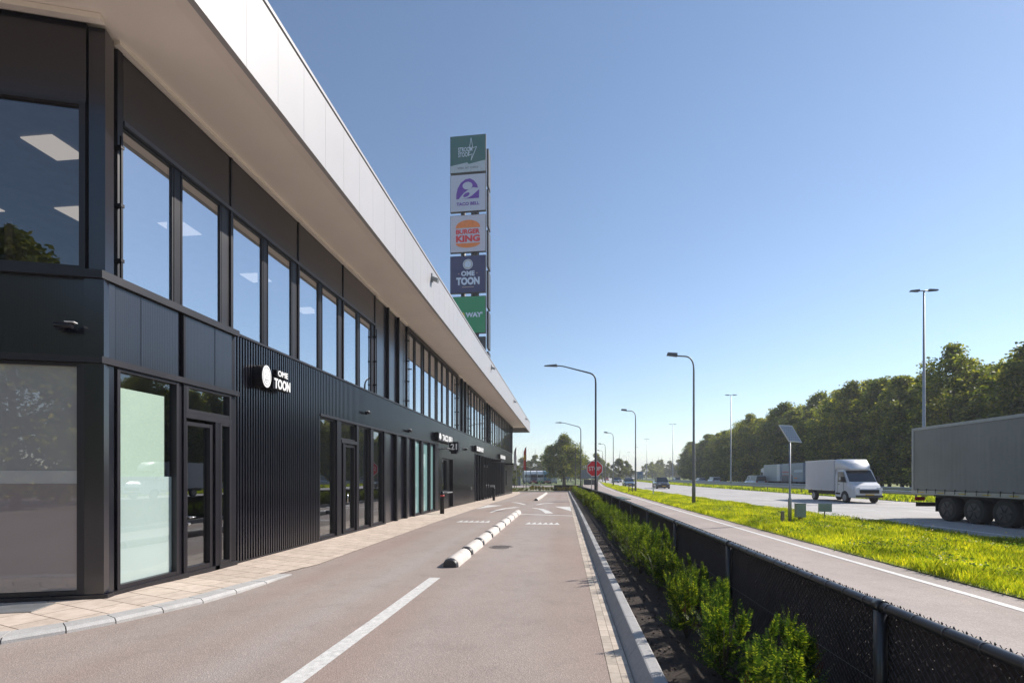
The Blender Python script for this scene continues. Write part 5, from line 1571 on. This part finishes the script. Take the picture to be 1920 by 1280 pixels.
MB().box(.2, 15, -.5, .5, .6, 1.0).build("chassis", M_UNDER, W_)
cb = MB(); loft(cb, [[(15.2, -1.2, .6), (15.2, -1.2, 3.3), (15.2, 1.2, 3.3), (15.2, 1.2, .6)], [(16.8, -1.2, .5), (16.6, -1.15, 3.1), (16.6, 1.15, 3.1), (16.8, 1.2, .5)]], 0, False)
cb = cb.build("cab", M_VANW, W_)
MB().box(15.6, 16.4, -1.215, 1.215, 1.8, 2.5).build("cab_window", M_VGL, cb)
for x in (1.6, 2.8, 9.6, 10.9, 15.6):
    for sg in (-1, 1): wheel(W_, x, sg * 1.0, .5, .34)
# distant lorry with blue sign board above it
W2 = empty("distant_lorry", (33.0, 214, 0), UP, "pale blue box lorry far away between the lamp poles", "lorry")
MB().box(0, 8, -1.25, 1.25, .9, 3.8).build("cargo_box", paint("cargo_paleblue", (.16, .25, .36), .5), W2, .03)
MB().box(8.1, 9.8, -1.2, 1.2, .6, 3.0).build("cab", M_VANW, W2, .1)
for x in (1.5, 6.5, 9):
    for sg in (-1, 1): wheel(W2, x, sg * 1.0, .5, .34)
# parked lorries left of the big tree
cabc = [(.55, .55, .55), (.06, .07, .12), (.5, .5, .5), (.05, .16, .22), (.45, .47, .5)]
topc = [(.75, .75, .75), (.75, .75, .75), (.7, .7, .72), (.12, .30, .40), (.6, .62, .65)]
bump_c = [(.3, .3, .3), (.35, .04, .05), (.05, .25, .06), (.25, .06, .05), (.3, .32, .35)]
labs = ["white", "dark blue", "green bumpered white", "teal topped", "light grey"]
for i in range(5):
    x = -11.3 + i * 2.05 * 1.0
    t = empty("parked_lorry", (x * 1.0, 150 - i * .8, -.45), R(-83), labs[i] + " lorry facing us in the parked row by the big tree", "lorry", "lorries parked in a row")
    c_ = paint("lorry_cab_%s" % "abcde"[i], cabc[i], .3, 0, .03)
    mb = MB(); loft(mb, [[(0, -.93, .5), (0, -.93, 2.9), (0, .93, 2.9), (0, .93, .5)], [(1.7, -.93, .5), (1.5, -.9, 2.9), (1.5, .9, 2.9), (1.7, .93, .5)]], 0, False); cbm = mb.build("cab", c_, t)
    MB().add([(1.58, -.83, 1.9), (1.58, .83, 1.9), (1.535, .83, 2.65), (1.535, -.83, 2.65)], [(0, 1, 2, 3)]).xf(Matrix.Translation((.04, 0, 0))).build("windscreen", M_VGL, cbm)
    mb = MB(); loft(mb, [[(-.2, -.93, 2.9), (-.2, -.93, 3.9), (-.2, .93, 3.9), (-.2, .93, 2.9)], [(1.4, -.88, 2.9), (1.0, -.8, 3.65), (1.0, .8, 3.65), (1.4, .88, 2.9)]], 0, False); mb.build("roof_fairing", paint("lorry_top_%s" % "abcde"[i], topc[i], .4), t)
    MB().box(1.68, 1.8, -.93, .93, .35, .95).build("bumper", paint("lorry_bumper_%s" % "abcde"[i], bump_c[i], .5), t)
    MB().box(-13.5, -.3, -.95, .95, 1.1, 3.95).build("trailer_box", M_VANW, t)
    for sg in (-1, 1): MB().box(1.79, 1.83, sg * .55, sg * .85, .7, .9).build("headlight", M_LAMPC, t)
    for xx in (1.0, -3, -10):
        for sg in (-1, 1): wheel(t, xx, sg * .8, .5, .3)

# ------------------------------------------------------------------ stop sign, panels, cabinets, flags, small things
t = empty("stop_sign", (2.45, 39.8, zl(39.8)), 0, "red octagonal STOP sign on a grey post behind the first street lamp", "sign")
zc = 2.45 - zl(39.8)
oc = [(.685 * math.cos(PI / 8 + k * PI / 4), .685 * math.sin(PI / 8 + k * PI / 4)) for k in range(8)]
oc2 = [(x * .92, z * .92) for x, z in oc]
mb = poly_mb(oc, .03); mb.xf(Matrix.Translation((.05, 0, zc))); mb.build("sign_border", M_SIGNWH, t)
mb = poly_mb(oc2, .01); mb.xf(Matrix.Translation((.05, -.021, zc))); mb.build("sign_plate", M_SIGNRED, t)
mb = text_mb("STOP", .98, .36, .006, .012); mb.xf(Matrix.Translation((.05, -.032, zc))); mb.build("letters", M_SIGNWH, t)
MB().tube([(-.2, .05, 0), (-.2, .05, zc + .5)], .03, 8).tube([(.3, .05, 0), (.3, .05, zc + .5)], .03, 8).build("post", M_GALV, t)

t = empty("sign_board", (3.4, 88, -.1), 0, "big grey notice board back standing behind the stop sign", "sign board")
MB().box(-.35, 2.9, 0, .15, 1.5, 3.1).build("board", paint("board_grey", (.16, .19, .22), .5), t)
MB().box(.2, 2.7, -.05, .08, .35, 1.3).build("board", paint("board_dark", (.07, .075, .08), .5), t)
MB().tube([(0, .1, 0), (0, .1, 3)], .05, 8).tube([(2.6, .1, 0), (2.6, .1, 3)], .05, 8).build("post", M_POLE, t)

t = empty("solar_panel_post", (8.85, 20.1, 0), 0, "white solar panel tilted on a grey post in the grass verge", "solar panel")
MB().tube([(0, 0, 0), (0, 0, .95), (0, 0, 1.0), (0, 0, 3.35)], [.065, .065, .04, .035], 10).build("post", M_GALV, t)
p4 = [(-.43, -.05, 3.86), (.12, .10, 3.85), (.48, .05, 3.17), (-.07, -.10, 3.20)]
P4 = [Vector(q) for q in p4]; nv = (P4[1] - P4[0]).cross(P4[3] - P4[0]).normalized() * .035
mb = MB().add([tuple(q) for q in P4] + [tuple(q + nv) for q in P4], [(0, 1, 2, 3), (7, 6, 5, 4), (0, 4, 5, 1), (1, 5, 6, 2), (2, 6, 7, 3), (3, 7, 4, 0)])
pnl = mb.build("panel_frame", M_SIGNWH, t)
m, nt, p_ = nodes_of("solar_cells")
b = nt.nodes.new("ShaderNodeTexBrick"); b.offset = 0; b.inputs["Scale"].default_value = 1; b.inputs["Brick Width"].default_value = .09; b.inputs["Row Height"].default_value = .09; b.inputs["Mortar Size"].default_value = .006
b.inputs["Color1"].default_value = (.28, .30, .38, 1); b.inputs["Color2"].default_value = (.32, .34, .42, 1); b.inputs["Mortar"].default_value = (.5, .5, .55, 1)
tc = nt.nodes.new("ShaderNodeTexCoord"); mp = nt.nodes.new("ShaderNodeMapping"); mp.inputs["Rotation"].default_value = (PI / 2, 0, 0); nt.links.new(tc.outputs["Object"], mp.inputs[0]); nt.links.new(mp.outputs[0], b.inputs["Vector"])
nt.links.new(b.outputs[0], p_.inputs["Base Color"]); p_.inputs["Roughness"].default_value = .25
cen = sum(P4, Vector()) / 4; sgn = -1 if nv.y > 0 else 1
off = (-nv * .12) if nv.y > 0 else (nv * 1.12)
MB().add([tuple(cen + (q - cen) * .9 + off) for q in P4], [(0, 1, 2, 3)]).build("solar_cells", m, pnl)

t = empty("control_cabinet", (9.42, 20.5, 0), 0, "pale green control cabinet on a short post beside the solar panel", "cabinet")
MB().box(-.18, .18, -.1, .1, .2, .74).build("box", paint("cabinet_green", (.27, .33, .31), .5), t, .01)
MB().box(-.07, .07, -.03, .03, 0, .2).build("post", paint("wood_post", (.25, .16, .09), .8), t)
MB().box(-.19, .19, -.11, .11, .74, .76).build("lid", M_GREY, t)
t = empty("small_sign", (10.56, 20.9, 0), 0, "small grey green plate on a thin post in the verge grass", "sign")
MB().box(-.26, .26, -.01, .01, .40, .73).build("plate", MATS["cabinet_green"], t)
MB().tube([(0, .03, 0), (0, .03, .72)], .022, 8).build("post", M_POLE, t)
o = MB().box(-.05, .05, -.05, .05, 0, .52).build("marker_post", paint("marker_wood", (.26, .22, .18), .8), None, .008); o.location = (8.28, 19.4, 0)
tag(o, "short square wooden marker post left of the solar panel post", "post")
o = MB().box(-.05, .05, -.04, .04, 0, .8).build("marker_post", M_SIGNWH, None, .008); o.location = (8.35, 46.5, 0)
tag(o, "slim white marker post in the verge between the hooked lamps", "post")
t = empty("metal_barrier", (7.55, 55, 0), R(10), "low brown metal barrier frame in the verge near the second hooked lamp", "barrier")
mb = MB()
for z in (.35, .75): mb.tube([(-.35, 0, z), (.45, 0, z)], .05, 6)
for x in (-.35, .05, .45): mb.box(x - .04, x + .04, -.04, .04, 0, .8)
mb.build("frame", paint("barrier_brown", (.13, .10, .085), .7), t)
MB().tube([(.5, .1, 0), (.5, .1, 2.0)], .03, 6).build("post", M_POLE, t)
t = empty("green_container", (3.1, 27.5, 0), R(2), "low green box with sloping lid just behind the fence", "container")
MB().add([(-.3, -1.5, -.1), (.35, -1.5, -.1), (.35, 1.5, -.1), (-.3, 1.5, -.1), (-.3, -1.5, .62), (.35, -1.5, .50), (.35, 1.5, .50), (-.3, 1.5, .62)], [(0, 3, 2, 1), (4, 5, 6, 7), (0, 1, 5, 4), (1, 2, 6, 5), (2, 3, 7, 6), (3, 0, 4, 7)]).build("box", paint("container_green", (.10, .14, .12), .6), t, .02)
MB().box(-.32, .37, -1.52, 1.52, .62, .65).build("lid", MATS["container_green"], t)

for (x, lab, colr) in ((-7.35, "white banner flag on a pole just right of the building's far corner", (.60, .58, .62)), (-5.85, "red banner flag on a pole beyond the end of the car park", (.55, .08, .07))):
    t = empty("banner_flag", (x, 73.2, -.45), 0, lab, "flag", "banner flags at the end")
    MB().tube([(.18, 0, 0), (.18, 0, 6.75)], .045, 8).build("pole", M_POLED if colr[0] < .58 else M_GALV, t)
    mb = MB(); n = 10; v = []; f = []
    for k in range(n + 1):
        z = 3.2 + 3.4 * k / n; w = .36 * (1 if k < n - 1 else (.7 if k == n - 1 else .35))
        v += [(.15, 0, z), (.15 - w * .5, .03 * math.sin(k), z), (.15 - w, .05 * math.sin(k * .9 + 1), z - .02)]
    for k in range(n):
        for j in range(2): a = k * 3 + j; f.append((a, a + 1, a + 4, a + 3))
    mb.add(v, f, 0, True); fl = mb.build("banner", paint("banner_" + lab[:3], colr, .7), t)
    if colr[0] < .58: MB().add([(.08, -.06, 4.7), (-.12, -.06, 4.7), (-.12, -.06, 5.5), (.08, -.06, 5.5)], [(0, 1, 2, 3)]).build("emblem", M_YEL, fl)
for i, (x, y, h) in enumerate(((-6.5, 78, 5.0), (-3.55, 74.5, 1.9), (-1.9, 74.5, 1.9))):
    o = MB().tube([(0, 0, 0), (0, 0, h)], .03, 6).build("thin_post", M_POLED); o.location = (x, y, -.45)
    tag(o, ["thin tall post between the two banner flags", "thin dark post in front of the parked lorries, left one", "thin dark post in front of the parked lorries, right one"][i], "post")
t = empty("yield_sign", (0.75, 92, -.45), 0, "pale inverted triangle give way sign below the big tree", "sign")
mb = poly_mb([(-.55, .45), (.55, .45), (0, -.5)], .03); mb.xf(Matrix.Translation((0, 0, 1.75))); mb.build("sign_plate", M_GREY, t)
MB().tube([(0, .04, 0), (0, .04, 2)], .03, 6).build("post", M_GALV, t)
# grey shed beyond the flags
t = empty("storage_shed", (-12.6, 118, -.45), R(4), "dark grey flat roofed shed behind the banner flags", "shed")
MB().box(-2.6, 2.0, 0, 8, 0, 3.7).build("wall", paint("shed_grey", (.11, .13, .135), .7), t)
MB().box(-2.7, 2.1, -.1, 8.1, 3.7, 3.85).build("roof", M_GREY, t)
MB().box(-.9, .9, -.03, 0.0, 0, 2.3).build("door", M_POLED, t)
# small tree by the corner
small = (crown_mesh("crown", 77, 4.6, 1.3, .6, 20, 2600, .22, M_LEAFL, 1), wood[0][1])
t = empty("small_tree", (-9.4, 92, -.45), 0, "small green tree at the far corner of the building", "tree"); link("crown", small[0], t)
MB().tube([(0, 0, 0), (0, 0, 3.5)], [.08, .03], 6).build("trunk", M_BARK, t)
# blue direction boards and the gantry post far down the motorway
for i, (x, y, z, w, h, lab) in enumerate(((30.0, 195, 2.4, 1.3, 1.1, "small blue direction board above the distant lorry"), (19.0, 215, 1.8, 1.0, 1.6, "small dark blue roadside board beyond the second hooked lamp"))):
    t = empty("direction_board", (x, y, 0), 0, lab, "sign")
    MB().box(-w / 2, w / 2, 0, .05, z, z + h).build("board", paint("board_blue", (.02, .10, .24), .4), t)
    MB().tube([(0, .06, 0), (0, .06, z + h)], .06, 6).build("post", M_GALV, t)

# ------------------------------------------------------------------ haze in the air
m = bpy.data.materials.new("haze_air"); m.use_nodes = True
nt = m.node_tree; nt.nodes.clear()
out = nt.nodes.new("ShaderNodeOutputMaterial")
pv_ = nt.nodes.new("ShaderNodeVolumePrincipled")
pv_.inputs["Color"].default_value = (0.92, 0.94, 1.0, 1)
pv_.inputs["Density"].default_value = 0.0006
pv_.inputs["Anisotropy"].default_value = 0.1
nt.links.new(pv_.outputs[0], out.inputs["Volume"])
o = MB().box(-1850, 1850, -650, 2450, -2.0, 61).build("haze", m)
tag(o, "thin summer haze in the air over the motorway", "haze", None, "stuff")
